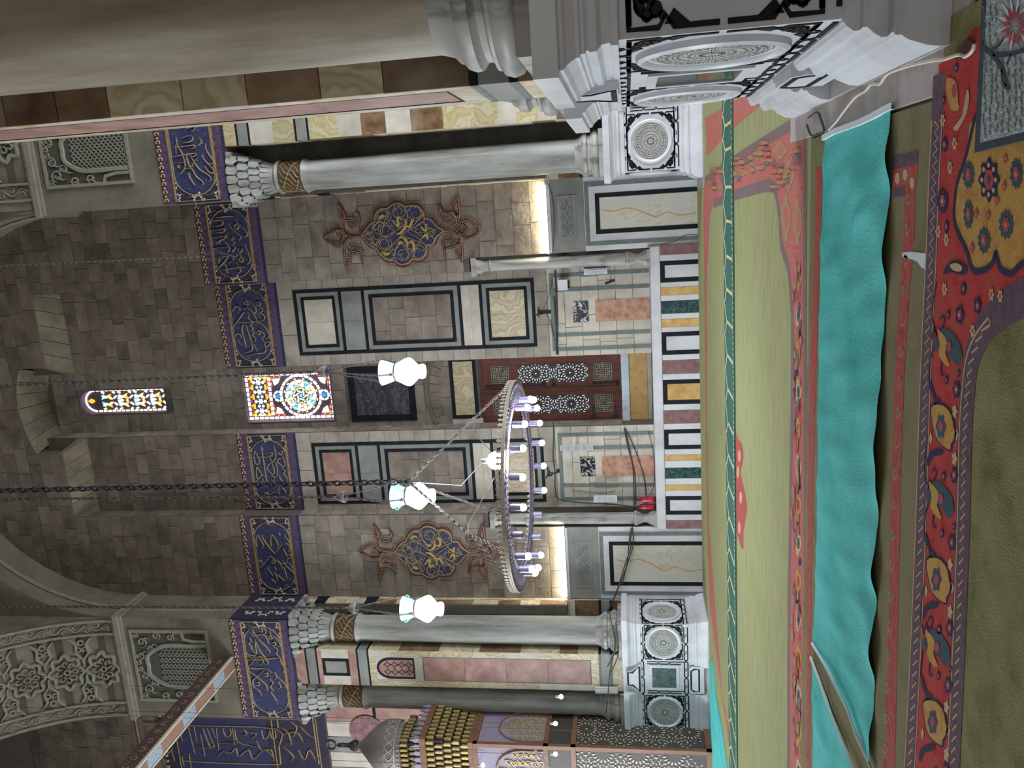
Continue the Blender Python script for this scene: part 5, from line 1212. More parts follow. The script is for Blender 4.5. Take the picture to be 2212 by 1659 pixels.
def cable(s, Y, label, m=None, r=.012, off=.05, group=None, cat='cable'):
    mb = MB()
    for st in path(s):
        pts = [onY(x, y, Y-off) for x, y in st]; pts = smooth([tuple(p) for p in pts], 4)
        mb.tube(pts, r, 5)
    o = mb.build('cable', m or CABLE); tag(o, label, cat, group); p = mb.v[0]; settle(o, p); return o
cable("1199,584 1202,640 1204,700 1203,765;1197,640 1201,700 1205,766", YB, 'thick dark cable bundle crossing above the box speaker right of the door', r=.025)
cable("1195,912 1196,940 1195,990 1199,1020 1200,1060 1218,1082 1330,1090 1375,1096", YB, 'dark cable running from the door past the left bracket to the extinguishers', r=.016)
cable("1348,924 1355,960 1367,1010 1369,1060 1369,1108;1350,926 1362,980 1372,1030 1373,1090;1352,928 1375,980 1393,1040 1395,1090", YB, 'dark cables hanging from the door sill to the extinguishers', r=.014)
cable("1366,1138 1362,1165 1362,1185 1350,1220 1333,1275 1313,1320;1366,1140 1368,1175 1358,1210 1340,1260 1316,1318;1364,1140 1358,1175 1356,1210 1344,1262", YA-.1, 'bundle of cables hanging in front of the left dado to the left column base', r=.014)
cable("1180,390 1192,420 1197,470 1196,520 1193,545", YA-.1, 'thin cable drooping down the top of the right dado', r=.01)
cable("1400,530 1430,527 1460,520 1480,508 1502,506 1509,508", YA-.1, 'thin dark cable looping to the floor at the right end of the plinth', r=.01)
cable("1405,758 1398,778 1370,775 1345,765 1332,765", YR+.1, 'pale wire loop at the right edge of the door sill', CABLEW, r=.01)
cable("1182,680 1195,720 1204,765 1190,690;1172,672 1185,640 1193,610", YB, 'thin wires strung from the right bracket', r=.006)
cable("1400,930 1412,985 1412,1050 1390,1085;1235,1060 1260,1062 1300,1065 1330,1060", YB, 'thin cables on the cladding left of the door', r=.007)
cable("1310,1540 1318,1450 1328,1390 1315,1320;1312,1440 1330,1400 1325,1350;1318,1455 1336,1410 1330,1345", 17.8, 'cables draped over the base of the left pier columns', CABLE, r=.014)
# ================================================================ HANGING THINGS
def chainmesh(b, p0, p1, r, link, mi=0):
    p0, p1 = Vector(p0), Vector(p1); d = p1-p0; n = max(2, int(d.length/(link*.8))); t = d.normalized()
    x = t.cross(Vector((.3, 1, .2))).normalized(); y = t.cross(x)
    for i in range(n):
        c = p0+d*((i+.5)/n); s = x if i % 2 else y
        pts = [c+t*(link*.55*cos(a))+s*(link*.3*sin(a)) for a in [2*pi*k/8 for k in range(8)]]
        b.tube(pts, r, 4, mi, closed=True)
def twist(b, p0, p1, r, sag=0.):
    p0, p1 = Vector(p0), Vector(p1); n = 24
    for ph in (0, pi):
        b.tube([p0+(p1-p0)*(i/n)+Vector((0, 0, -sag*4*(i/n)*(1-i/n)))+Vector((r*cos(i*1.6+ph), r*sin(i*1.6+ph), 0)) for i in range(n+1)], r*.7, 4)
def lamp(px_, py_, Y, label, green, bell, up):
    c = onY(px_, py_, Y); root = empty('hanging_lamp', label=label, cat='lamp', group='lit glass mosque lamps'); x, y, z = c
    b = MB(); b.lathe((x, y, z), [(.05, -.25), (.11, -.255), (.125, -.22), (.115, -.17), (.105, -.15), (.16, -.1), (.225, -.03), (.238, .01), (.225, .06), (.17, .17), (.145, .23)], 36); b.build('glass_body', GLOBE, root)
    b = MB(); b.lathe((x, y, z), [(.145, .23), (.15, .27), (.185, .37), (.215, .47), (.21, .475), (.18, .37), (.14, .26)], 36, cap=False); bw = b.build('flared_bowl', BOWL, root)
    if green:
        b = MB()
        for i in range(40):
            a = 2*pi*i/40; 
            for k in range(3):
                zz = .33+.035*k; rr = .167+.03*k/1+.004
                b.ball((x+rr*cos(a+k*.05), y+rr*sin(a+k*.05), z+zz), .009, 0, 4, 3, (1, 1, 1.6))
        b.build('green_script', BOWLG, bw)
    b = MB(); b.lathe((x, y, z+.215), [(.150, 0), (.156, .015), (.150, .03)], 30, cap=False); b.build('metal_band', CHAINM, root)
    for k in range(3):
        a = .5+2*pi*k/3; b.ball((x+.17*cos(a), y+.17*sin(a), z+.24), .028, 0, 6, 4, (1, 1, 1.5))
    ball = MB()
    for k in range(3):
        a = .5+2*pi*k/3; ball.ball((x+.17*cos(a), y+.17*sin(a), z+.26), .028, 0, 6, 4, (1, 1, 1.5))
    ball.build('lugs', CHAINM, root)
    top = onY(bell[0], bell[1], Y); b = MB()
    for k in range(3):
        a = .5+2*pi*k/3; e = Vector((x+.225*cos(a), y+.225*sin(a), z+.47))
        twist(b, (x+.17*cos(a), y+.17*sin(a), z+.28), e, .009); twist(b, e, top-Vector((0, 0, .03)), .009)
    b.build('hanging_chains', CHAINM, root)
    b = MB(); b.lathe(tuple(top), [(.1, -.12), (.105, -.08), (.09, -.03), (.05, .03), (.015, .06), (.012, .1)], 20, cap=False); b.build('smoke_bell', mat('bell_glass', (120, 116, 120), (150, 146, 146), sc=20, rough=.3), root)
    b = MB(); u_ = onY(up[0], up[1], Y); u_ = top+(u_-top).normalized()*9
    twist(b, top+Vector((0, 0, .1)), u_, .009, .0)
    chainmesh(b, top+Vector((0, 0, .1)), u_, .008, .09); b.build('long_chain', CHAINM, root)
    l = bpy.data.lights.new('lamp_glow', 'POINT'); l.energy = 55; l.shadow_soft_size = .24; l.color = (.86, .92, 1); o = bpy.data.objects.new('lamp_glow', l); COL.objects.link(o); o.location = (x, y-.5, z-.35); o.parent = root
    settle(root, (x, y, z-.25)); return root
lamp(885, 803, 12.6, 'plain white lit lamp hanging before the door recess, right of the three', False, (692, 803), (0, 833))
lamp(907, 1071, 12.6, 'lit lamp with green script on its bowl, middle of the three, above the chandelier', True, (733, 1073), (0, 1078))
lamp(926, 1315, 12.6, 'lit lamp with green script hanging before the left column, left of the three', True, (758, 1313), (0, 1310))
# chandelier
cy_ = 12.5; cc = onY(1124, 1047, cy_); CX, CY_, CZ = cc.x, cy_, cc.z; RO = 1.72
ch = empty('ring_chandelier', label='large pierced metal ring chandelier with glowing bulbs in front of the door', cat='chandelier')
b = MB(); b.lathe((CX, CY_, CZ), [(RO-.42, 0), (RO-.42, .02), (RO-.02, .02), (RO-.02, 0)], 96, cap=False)
n = 96; vs = [(CX+r*cos(2*pi*k/n), CY_+r*sin(2*pi*k/n), CZ-.001) for r in (RO-.42, RO) for k in range(n)]; b.add(vs, [(k, (k+1) % n, n+(k+1) % n, n+k) for k in range(n)])
b.build('pierced_ring', RING, ch)
b = MB()
for k in range(110):
    a = 2*pi*k/110; F_ = lambda u, v, w: (CX+(RO-.21+v)*cos(a+u), CY_+(RO-.21+v)*sin(a+u), CZ-.001-w)
    b.ridge(F_, [(.0, -.17), (.03, -.06), (-.01, .02), (.03, .1), (0, .17)], .018, 0, .012); 
    b.ridge(F_, spiral(.0, .0, .045, 1, k, 8), .012, 0, .01)
b.build('openwork', mat('ring_openwork', (130, 122, 142), (150, 142, 160), sc=20), ch)
b = MB(); b.lathe((CX, CY_, CZ), [(RO, -.01), (RO+.012, -.01), (RO+.012, .045), (RO, .045), (RO, -.01)], 96, cap=False)
for k in range(200):
    a = 2*pi*k/200; b.ball((CX+(RO+.014)*cos(a), CY_+(RO+.014)*sin(a), CZ+.02), .007, 0, 4, 3)
b.build('outer_band', RINGC, ch)
for k in range(120):
    a = 2*pi*k/120
    if k == 0:
        s_ = MB(); Mq = lambda u, v, w: (w, u, v)
        s_.poly(Mq, [(-.022, 0), (.022, 0), (.01, .02), (.026, .04), (.014, .065), (0, .085), (-.014, .065), (-.026, .04), (-.01, .02)], -.006, .006)
        o0 = s_.build('crest_leaf', RINGC, ch); o = o0
    else: o = bpy.data.objects.new('crest_leaf', o0.data); COL.objects.link(o); o.parent = ch
    o.location = (CX+(RO+.005)*cos(a), CY_+(RO+.005)*sin(a), CZ+.042); o.rotation_euler = (0, 0, a)
cup0 = bulb0 = None
for k in range(20):
    a = 2*pi*(k+.35)/20; x, y = CX+(RO-.3)*cos(a), CY_+(RO-.3)*sin(a)
    if k == 0:
        m1 = MB(); m1.lathe((0, 0, 0), [(.055, -.17), (.055, -.02), (.03, 0)], 14, cap=False); m1.tube([(0, 0, 0), (0, 0, .05)], .012, 6); cup0 = m1.build('glass_cup', CUP, ch)
        m2 = MB(); m2.ball((0, 0, -.2), .058, 0, 14, 9, (1, 1, 1.05)); bulb0 = m2.build('bulb', BULB, cup0); cu_ = cup0; bu = bulb0
    else:
        cu_ = bpy.data.objects.new('glass_cup', cup0.data); COL.objects.link(cu_); cu_.parent = ch
        if k not in (7, 8, 14): bu = bpy.data.objects.new('bulb', bulb0.data); COL.objects.link(bu); bu.parent = cu_
    cu_.location = (x, y, CZ-.03)
hub = onY(883, 1041, cy_); b = MB()
for k in range(3):
    a = [.15, 2.35, 4.3][k]; e = Vector((CX+RO*.98*cos(a), CY_+RO*.98*sin(a), CZ+.1)); h2 = Vector(hub)
    mid_ = h2+(e-h2)*.66
    chainmesh(b, h2, mid_, .008, .08); b.tube([h2, mid_], .008, 5)
    for d in (-.16, .16): e2 = Vector((CX+RO*.98*cos(a+d), CY_+RO*.98*sin(a+d), CZ+.1)); chainmesh(b, mid_, e2, .007, .07)
    b.tube([mid_, Vector((CX+.9*cos(a), CY_+.9*sin(a), CZ+.75)), Vector((CX+.5*cos(a+1), CY_+.5*sin(a+1), CZ+.35))], .008, 5)
b.build('spreader_chains', CHAINM, ch)
b = MB(); b.ball(tuple(hub), .05, 0, 10, 7, (1, 1, 1.5)); b.lathe((hub.x, hub.y, hub.z+.07), [(.03, 0), (.045, .06), (.02, .12)], 10)
b.tube([(hub.x+.05*cos(t), hub.y, hub.z+.28+.09*sin(t)) for t in [2*pi*i/14 for i in range(14)]], .014, 6, closed=True); b.build('turned_hook', METAL, ch)
b = MB(); ut = onY(0, 1060, cy_); ut = hub+(ut-hub).normalized()*9
chainmesh(b, Vector(hub)+Vector((0, 0, .36)), ut, .02, .15); b.build('main_chain', METAL, ch)
fb = onY(1072, 995, cy_-.9)
b = MB(); b.ball(tuple(fb), .14, 0, 20, 12); 
fbo = b.build('flood_bulb', FLOOD); tag(fbo, 'single very bright round bulb glowing beside the chandelier ring', 'bulb')
b = MB(); b.lathe((fb.x, fb.y, fb.z+.125), [(.045, 0), (.045, .08), (.03, .11)], 12); b.tube([(fb.x, fb.y, fb.z+.2), (CX, CY_, CZ+1.0), tuple(hub)], .007, 5); b.build('bulb_socket', STEEL, fbo)
settle(fbo, tuple(fb))
l = bpy.data.lights.new('flood_glow', 'POINT'); l.energy = 130; l.shadow_soft_size = .13; l.color = (.84, .88, 1); o = bpy.data.objects.new('flood_glow', l); COL.objects.link(o); o.parent = fbo; o.location = (0, -.0, -.3)
for o in ch.children: o.location -= Vector((CX, CY_, CZ))
ch.location = (CX, CY_, CZ)
# lone chain with hooks at right
b = MB(); p0 = onY(497, 551, 13.0); p1 = onY(0, 575, 13.0); k0 = onY(430, 555, 13.0)
chainmesh(b, k0, k0+(p1-k0).normalized()*7, .007, .07)
for d in (-.09, -.05, .05, .09): b.tube([tuple(p0), tuple((p0+k0)/2+Vector((d, d*.5, 0))), tuple(k0)], .006, 5)
b.tube([(p0.x+.0, p0.y, p0.z), (p0.x-.04, p0.y, p0.z-.1), (p0.x, p0.y, p0.z-.14)], .01, 5)
o = b.build('hook_chain', CHAINM); tag(o, 'empty lamp chain with a cluster of hooks hanging before the right frieze', 'chain'); settle(o, tuple(p0))
# wires over the rose window
cable("690,795 680,790 676,798 684,805;720,802 705,790 690,800 695,812", 12.6, 'loose loops of wire above the plain white lamp', CHAINM, r=.006, off=0)
for (a, q, lab) in (((372, 1514), (1300, 1580), 'thin straight wire hanging down before the outer left column'), ((-5, 1600), (1045, 1620), 'thin straight wire hanging before the bulb dome')):
    p = onY(a[0], a[1], 15.5); r_ = onY(q[0], q[1], 15.5); b = MB(); b.tube([(r_.x, r_.y, 22), tuple(r_)], .006, 4); o = b.build('hanging_wire', CABLE); tag(o, lab, 'wire'); settle(o, tuple(r_))
for (a, c, lab) in ((1212, 1505, 'glowing bulb in front of the outer left column'), (1200, 1563, 'glowing bulb before the dark wooden screen'), (1200, 1629, 'glowing bulb at the left frame edge over the lattice'), (1043, 1653, 'glowing bulb at the left edge by the carved balcony')):
    Y = 15.5; p = onY(a, c, Y); b = MB(); b.ball(tuple(p), .05, 0, 12, 8); o = b.build('bulb', BULB); tag(o, lab, 'bulb')
    b = MB(); b.lathe((p.x, p.y, p.z+.04), [(.03, 0), (.03, .06), (.012, .09)], 10); b.build('bulb_socket', STEEL, o)
    b = MB(); b.tube([(p.x, p.y, p.z+.12), (p.x-.03, p.y, p.z+.6), (p.x, p.y, 22)], .006, 4); b.build('flex', CABLE, o); settle(o, tuple(p))
# painted beam
p0 = onY(488, 1432, 17.9); p1 = onY(270, 1659, 10.0)
x = (p0.x+p1.x)/2; z = p0.z
Zr = onY(488, 1432, 17.98); BX, BZ = Zr.x, Zr.z
root = empty('painted_beam', label='long painted wooden tie beam running from the left pier out of the frame', cat='beam')
b = MB(); b.box(PZ(BZ), BX-.17, BX+.17, 8, 17.99, -.2, .25); b.build('timber', BEAMD, root)
b = MB(); b.box(PZ(BZ), BX-.15, BX+.15, 8, 17.98, -.22, -.2)
b.build('painted_underside', BEAMP, root)
for i in range(7): b = MB(); b.box(PZ(BZ), BX-.13, BX+.13, 8.2+i*1.45, 8.75+i*1.45, -.226, -.2); b.build('blue_field', BEAMB, root)
b = MB(); b.box(PZ(BZ), BX-.19, BX-.15, 8, 17.98, -.235, -.17); b.box(PZ(BZ), BX+.15, BX+.19, 8, 17.98, -.235, -.17); b.build('edge_fillet', IVORY, root)
b = MB()
for i in range(100): b.ball((BX+.18, 8.1+i*.099, BZ-.14), .022, 0, 5, 3)
for i in range(34):
    b.ridge(PX(BX+.17, 1), spiral(8.2+i*.29, BZ+.06, .1, 1, i, 10), .03, 0, .015)
b.build('carved_side', BEAMP, root)
settle(root, (BX, 13, BZ))
# ================================================================ MINBAR TOWER AT THE FAR LEFT
tc = onY(929, 1603, 17.0); TX = tc.x; TY = 17.0
root = empty('domed_pulpit', label='domed wooden pulpit tower with gilded stalactite cornices at the far left', cat='pulpit')
F = PY(TY); D_ = PX(TX, 1); S2 = 1.5
def zz(px_): return onY(px_, 1600, TY).z
cxp, cyp = TX-S2/2, TY+S2/2
zc = [zz(v) for v in (1020, 925, 912, 860, 850)]
def muq(z0, z1, half0, half1, rows, per, label_):
    b = MB(); g_ = MB()
    for r in range(rows):
        t = r/(rows-1); h = half0+(half1-half0)*t; za = z0+(z1-z0)*r/rows; zb = z0+(z1-z0)*(r+1)/rows
        g_.box(PZ(0), cxp-h+.02, cxp+h-.02, cyp-h+.02, cyp+h-.02, za, zb)
        n = per+r
        for side in range(4):
            for i in range(n):
                u = -h+(i+.5)*2*h/n+(h/n if r % 2 else 0)
                if u > h: continue
                wd = h/n*.44
                def MM(a, v, w, side=side, h=h):
                    return ((cxp+a, cyp-h-w, v), (cxp+h+w, cyp+a, v), (cxp+a, cyp+h+w, v), (cxp-h-w, cyp+a, v))[side]
                pts = [(u-wd, za+.01), (u+wd, za+.01), (u+wd, zb-.04), (u, zb-.005), (u-wd, zb-.04)]
                b.poly(MM, pts, -.02, .035)
    g_.build('cornice_core', METAL, root); b.build('gilded_stalactites', GOLDB, root)
H0 = S2/2
muq(zc[0]+.12, zc[1], H0-.02, H0+.25, 5, 9, '')
b = MB(); b.box(PZ(0), cxp-H0-.3, cxp+H0+.3, cyp-H0-.3, cyp+H0+.3, zc[1], zc[2]); b.box(PZ(0), cxp-H0-.03, cxp+H0+.03, cyp-H0-.03, cyp+H0+.03, zc[0], zc[0]+.12); b.build('cornice_board', WOODB, root)
b = MB()
for side in range(2):
    for i in range(12):
        u = -H0-.25+i*(2*H0+.5)/11
        MM = (lambda a, v, w: (cxp+a, cyp-H0-.28-w, v)) if side == 0 else (lambda a, v, w: (cxp+H0+.28+w, cyp+a, v))
        b.poly(MM, [(u-.05, zc[2]), (u-.06, zc[2]+.1), (u-.02, zc[2]+.16), (u, zc[2]+.24), (u+.02, zc[2]+.16), (u+.06, zc[2]+.1), (u+.05, zc[2])], -.02, .02)
b.build('cresting', LILAC, root)
muq(zc[2]+.05, zc[3]+.05, .42, .56, 3, 6, '')
zd = zc[3]+.05; b = MB(); r0 = .66; hd = zz(745)-zd
prof = [(.55, 0), (.6, .03), (.6, .1), (.62, .12)]+[(r0*sin(pi*(.5+.5*t)**1.0)**.8*1.0+.0 if t < .9 else .09, .12+hd*.92*t) for t in [0, .1, .2, .3, .4, .5, .6, .7, .8, .88]]
prof = [(.55, 0), (.62, .03), (.62, .12), (.66, .2), (.69, .34), (.68, .5), (.62, .66), (.5, .82), (.34, .98), (.2, 1.12), (.11, 1.22), (.07, 1.3)]
k_ = hd/1.3; prof = [(r, z*k_) for r, z in prof]
b.lathe((cxp, cyp, zd), prof, 40); dm = b.build('bulb_dome', DOME, root)
b = MB()
for i in range(20):
    for s in (1, -1):
        pts = []
        for j in range(9):
            t = j/8; z = .18+.42*t; a = 2*pi*i/20+s*.16*sin(t*pi*2)*1.0
            rr = .66+.04*sin(t*pi)-.07*t*t+.004; pts.append((cxp+rr*cos(a), cyp+rr*sin(a), zd+z*k_))
        b.tube(pts, .011, 4)
b.tube([(cxp+.664*cos(2*pi*i/40), cyp+.664*sin(2*pi*i/40), zd+.16*k_) for i in range(40)], .014, 5, closed=True)
for i in range(36):
    for z in (.05, .09): b.ball((cxp+.625*cos(2*pi*i/36), cyp+.625*sin(2*pi*i/36), zd+z*k_), .02, 0, 5, 4)
b.build('gilt_net', BLOSS, dm)
b = MB(); zt = zd+hd; b.lathe((cxp, cyp, zt-.05), [(.05, 0), (.13, .05), (.15, .13), (.12, .2), (.06, .28), (.05, .42), (.07, .46), (.05, .5), (.04, .6)], 20)
b.tube([(cxp+.13*cos(t), cyp, zt+.72+.13*sin(t)) for t in [pi*(-.4)+2*pi*.94*i/20 for i in range(21)]], .028, 6); b.build('crescent_finial', METAL, dm)
# balcony with carved arch panels
zb0, zb1 = zz(1178), zc[0]
for s, MM in enumerate((F, D_)):
    if s == 0: R_ = lambda u: TX-S2+u
    else: R_ = lambda u: TY+u
    b = MB()
    for u in ((0, S2-.1) if s == 0 else (S2-.1,)): b.box(MM, R_(u), R_(u+.1), 0, zb1, -.1, .0)
    q0 = R_(.1*s)
    b.box(MM, q0, R_(S2), zb1-.1, zb1, -.1, .01); b.box(MM, q0, R_(S2), zb0-.05, zb0+.07, -.1, .01); b.box(MM, q0, R_(S2), zb0-.72, zb0-.6, -.1, .01); b.box(MM, q0, R_(S2), 0, .16, -.1, .03)
    b.build('post_and_rail_frame', WOODB, root)
    b = MB(); b.box(MM, R_(.1), R_(S2-.1), zb0+.07, zb1-.1, -.08, -.04); pn = b.build('arched_balcony_panel', LILAC, root)
    b = MB(); um = R_(S2/2); zs = zb0+.6; ra = S2*.38
    b.ridge(MM, [(um-ra, zb0+.07), (um-ra, zs)]+[(um-ra*cos(t*pi/12), zs+ra*1.15*sin(t*pi/12)) for t in range(1, 12)]+[(um+ra, zs), (um+ra, zb0+.07)], .06, -.04, .05, taper=False)
    b.build('arch_moulding', ROSSO, pn)
    b = MB()
    for i in range(5):
        for j in range(8):
            u = um-ra*.8+i*ra*.4; v = zb0+.15+j*.16
            if v > zs and ((u-um)/ra)**2+((v-zs)/(ra*1.1))**2 > .8: continue
            b.ridge(MM, spiral(u, v, .09, 1.1, i+j, 12, 1 if (i+j) % 2 else -1), .03, -.04, .03); b.ridge(MM, [(u-.08, v-.06), (u, v+.03), (u+.08, v+.09)], .035, -.04, .03)
    b.build('gilt_arabesque', GOLDB, pn)
    b = MB(); b.box(MM, R_(.1), R_(S2-.1), .16, zb0-.05, -.08, -.05); ln = b.build('lattice_screen', LATT, root)
    b = MB(); MX = (lambda c_: (lambda u, v, w: c_(u, v, w-.048)))(MM)
    u0, u1 = R_(.12), R_(S2-.12); z = .5
    st = []
    while z < zb0-.7: st += [((u0+u1)/2, z), (u0+.05, z+.42), (u1-.05, z+.42)]; z += .84
    star_lattice(b, MX, u0, u1, .2, zb0-.72, st, .42); b.build('ivory_studs', LIT if False else IVORY, ln)
settle(root, (cxp, cyp, 0))
# long wooden screen left of the pulpit and dark screen between pier and pulpit
def screen(Mx, u0, u1, z1, label, nm='wooden_lattice_screen', k=.42):
    root = empty(nm, label=label, cat='screen', group='wooden lattice screens')
    b = MB(); n = max(1, round((u1-u0)/1.1)); p = (u1-u0)/n
    for i in range(n+1): u = u0+i*p; b.box(Mx, u-.05, u+.05, 0, z1, -.05, .03)
    for z in (0, z1*.55, z1-.1): b.box(Mx, u0, u1, z, z+.1, -.05, .02)
    b.build('frame', WOODB, root)
    for i in range(n):
        a, c = u0+i*p+.05, u0+(i+1)*p-.05
        for (p_, q_) in ((.1, z1*.55), (z1*.55+.1, z1-.1)):
            b = MB(); b.box(Mx, a, c, p_, q_, -.03, -.01); ln = b.build('lattice_panel', LATT, root)
            b = MB(); MX = lambda u, v, w: Mx(u, v, w-.012); st = []; z = p_+.4
            while z < q_+.2: st += [((a+c)/2, z), (a, z+.42), (c, z+.42)]; z += .84
            star_lattice(b, MX, a, c, p_, q_, st, k); b.build('ivory_studs', IVORY, ln)
    c0 = Mx((u0+u1)/2, 0, 0)
    for o in root.children: o.location -= Vector(c0)
    root.location = c0
screen(PY(19.0), -17.0, -13.4, 4.4, 'tall dark wooden lattice screen in the shadow behind the left pedestal')
b = MB(); hx, hy, hz = onY(1155, 1620, 15.9); b.tube([(hx, hy, hz), (hx-.9, hy-.6, hz-1.0)], .035, 6); o = b.build('handrail', STEEL); tag(o, 'pale diagonal handrail before the lattice at the left edge', 'handrail'); settle(o, (hx, hy, hz))
# ================================================================ FLOOR COVERINGS
def fpoly(b, pts, z, mi, sm=0, cl=True):
    P = [onZ(x, y, 0.02) for x, y in (smooth(pts, sm, cl) if sm else pts)]
    b.flat(PZ(0), [(p.x, p.y) for p in P], z, mi)
def fstrip(b, pts, w, z, mi, closed=False, sm=3):
    P = smooth(pts, sm, closed) if sm else pts
    P = [onZ(x, y, 0.02) for x, y in P]; b.strip(PZ(0), [(p.x, p.y) for p in P], w, z-.001, z, mi, closed)
def fell(b, cx_, cy_, rx, ry, z, mi, n=14, lobes=0, amp=0):
    fpoly(b, [(cx_+rx*(1+amp*cos(lobes*t))*cos(t), cy_+ry*(1+amp*cos(lobes*t))*sin(t)) for t in [2*pi*i/n for i in range(n)]], z, mi)
def fw(x, y): p = onZ(x, y, 0.02); return p.x, p.y
YJ = fw(1745, 800)[1]; YN = fw(2006, 800)[1]
CM = [OLIVE, REDC, PURP, REDF, CREAMC, NAVYC, TEALB, ROSEC, YELC, OLIVE2, OLIVE3, REDN, TEALU, PURPF, mat('tan_wool', (168, 132, 100), (178, 144, 112), sc=9, stretch=(4, .5, 1), rough=.95, spec=.1)]
# far carpet
b = MB(); b.box(PZ(0), -13.2, 4.5, YJ+.01, 19.28, 0, .018, 0)
z = .0195
fpoly(b, [(1522, 255), (1560, 235), (1600, 210), (1622, 208), (1655, 214), (1630, 238), (1600, 262), (1560, 300), (1528, 336), (1524, 330), (1527, 310)], z, 3)
# wide red border: right corner, front run and back run
fpoly(b, [(1521, 400), (1524, 385), (1583, 345), (1640, 310), (1700, 275), (1738, 255), (1742, 300), (1742, 560), (1744, 1000), (1744, 1330), (1742, 1700), (1701, 1700), (1702, 1330), (1708, 1000), (1712, 720), (1704, 600), (1690, 545), (1686, 528), (1683, 470), (1672, 405), (1662, 397), (1640, 402), (1583, 420), (1540, 440), (1533, 470), (1531, 520), (1526, 620), (1527, 900), (1531, 1130), (1560, 1500), (1600, 1700), (1588, 1700), (1545, 1400), (1533, 1300), (1529, 1200), (1524, 900), (1521, 600), (1519, 450)], z, 3)
for pts in ([(1523, 388), (1583, 346), (1640, 311), (1700, 276), (1722, 262)],): fstrip(b, pts, .11, z+.001, 13)
fstrip(b, [(1541, 440), (1583, 423), (1640, 404), (1664, 400), (1675, 412), (1684, 470), (1688, 528), (1703, 580), (1709, 650), (1712, 720), (1709, 1000), (1704, 1330), (1703, 1700)], .14, z+.001, 13)
fstrip(b, [(1739, 300), (1739, 700), (1740, 1100), (1740, 1700)], .14, z+.001, 13)
for i in range(14):   # stretched flowers along the front border
    y = 600+i*82; fell(b, 1725, y, 6, 26, z+.002, 4 if i % 2 else 8, 12, 3, .2); fell(b, 1725, y, 3, 13, z+.003, 6 if i % 2 else 1, 10); fell(b, 1722+(i % 2)*6, y+40, 3, 9, z+.002, 5 if i % 3 else 7, 8)
for (x, y, rx, ry) in ((1698, 470, 10, 50), (1723, 480, 9, 48), (1640, 352, 20, 14), (1600, 372, 15, 9), (1685, 325, 14, 18), (1704, 378, 12, 30), (1562, 405, 12, 8)):
    fell(b, x, y, rx, ry, z+.002, 14, 16, 4, .15); fell(b, x, y, rx*.5, ry*.5, z+.003, 3, 10)
for i in range(60):
    x = 1535+random.random()*190; y = 395-.55*(x-1535)+random.uniform(-28, 28)+ (60 if x > 1665 else 0); fell(b, x, y, 5+random.random()*6, 3+random.random()*3, z+.004+i*.00015, random.choice((13, 14, 3, 14)), 6)
for i in range(90):
    x = random.uniform(1712, 1732); y = random.uniform(540, 1650); fell(b, x, y, 2+random.random()*2, 7+random.random()*9, z+.004+i*.00015, random.choice((13, 14, 3, 1, 14)), 6)
# medallion peeping beyond the green runner
fpoly(b, [(1587, 900), (1590, 935), (1595, 950), (1603, 960), (1606, 990), (1600, 1020), (1606, 1050), (1614, 1090), (1611, 1120), (1606, 1150), (1606, 1185), (1600, 1180), (1592, 1150), (1588, 1100)], z, 1, 2)
for (x, y) in ((1597, 985), (1600, 1075), (1594, 1020), (1597, 1140)): fell(b, x, y, 3, 14, z+.001, 4, 8)
o = b.build('carpet', CM); tag(o, 'faded olive carpet with red floral border reaching to the back wall', 'carpet'); settle(o, (-4.7, 13, 0))
# middle carpet with a thin red ring border
b = MB(); b.box(PZ(0), -13.2, .38, YN+.005, YJ-.0, 0, .022, 9)
z = .0235
ring = [(1766, 340), (1930, 340), (1984, 340), (1976, 700), (1950, 700), (1962, 400), (1930, 398)]
fpoly(b, [(1930, 352), (1986, 338), (1980, 400), (1976, 520), (1967, 620), (1955, 800), (1948, 1000), (1944, 1200), (1938, 1480), (1933, 1700), (1914, 1700), (1920, 1400), (1924, 1150), (1928, 1000), (1935, 800), (1946, 620), (1954, 480), (1957, 415), (1928, 420)], z, 1)
fstrip(b, [(1928, 353), (1984, 340)], .07, z+.001, 2, sm=0); fstrip(b, [(1928, 418), (1956, 412)], .05, z+.001, 2, sm=0)
fpoly(b, [(1763, 362), (1776, 362), (1776, 420), (1770, 620), (1764, 800), (1758, 1000), (1755, 1200), (1752, 1400), (1750, 1700), (1744, 1700), (1744, 1400), (1745, 1200), (1747, 1000), (1750, 800), (1757, 620), (1762, 480)], z, 1)
for i in range(19):
    y = 430+i*66; k = (y-420)/1240; xx = 1966-54*k+6*sin(k*3)-16*sin(k*pi)*.6
    fell(b, xx, y, 5, 12, z+.001, 14, 10, 3, .2); fell(b, xx, y, 3, 7, z+.002, 13 if i % 2 else 7, 8); fell(b, xx-4+8*(i % 2), y+33, 3, 11, z+.001, 7, 8)
for (x, y) in ((1940, 385), (1957, 378), (1972, 395)): fell(b, x, y, 5, 13, z+.001, 4, 10)
fpoly(b, [(1953, 545), (1985, 545), (2008, 552), (2007, 580), (1992, 578), (1984, 566), (1970, 560), (1953, 556)], z+.001, 12, 2)
o = b.build('carpet', CM); tag(o, 'olive carpet with narrow red border and a torn pale patch, under the turquoise cloth', 'carpet'); settle(o, (-4.7, (YN+YJ)/2, 0))
# near carpet
b = MB(); b.box(PZ(0), -10, .75, 1.2, YN, 0, .024, 10); z = .0255
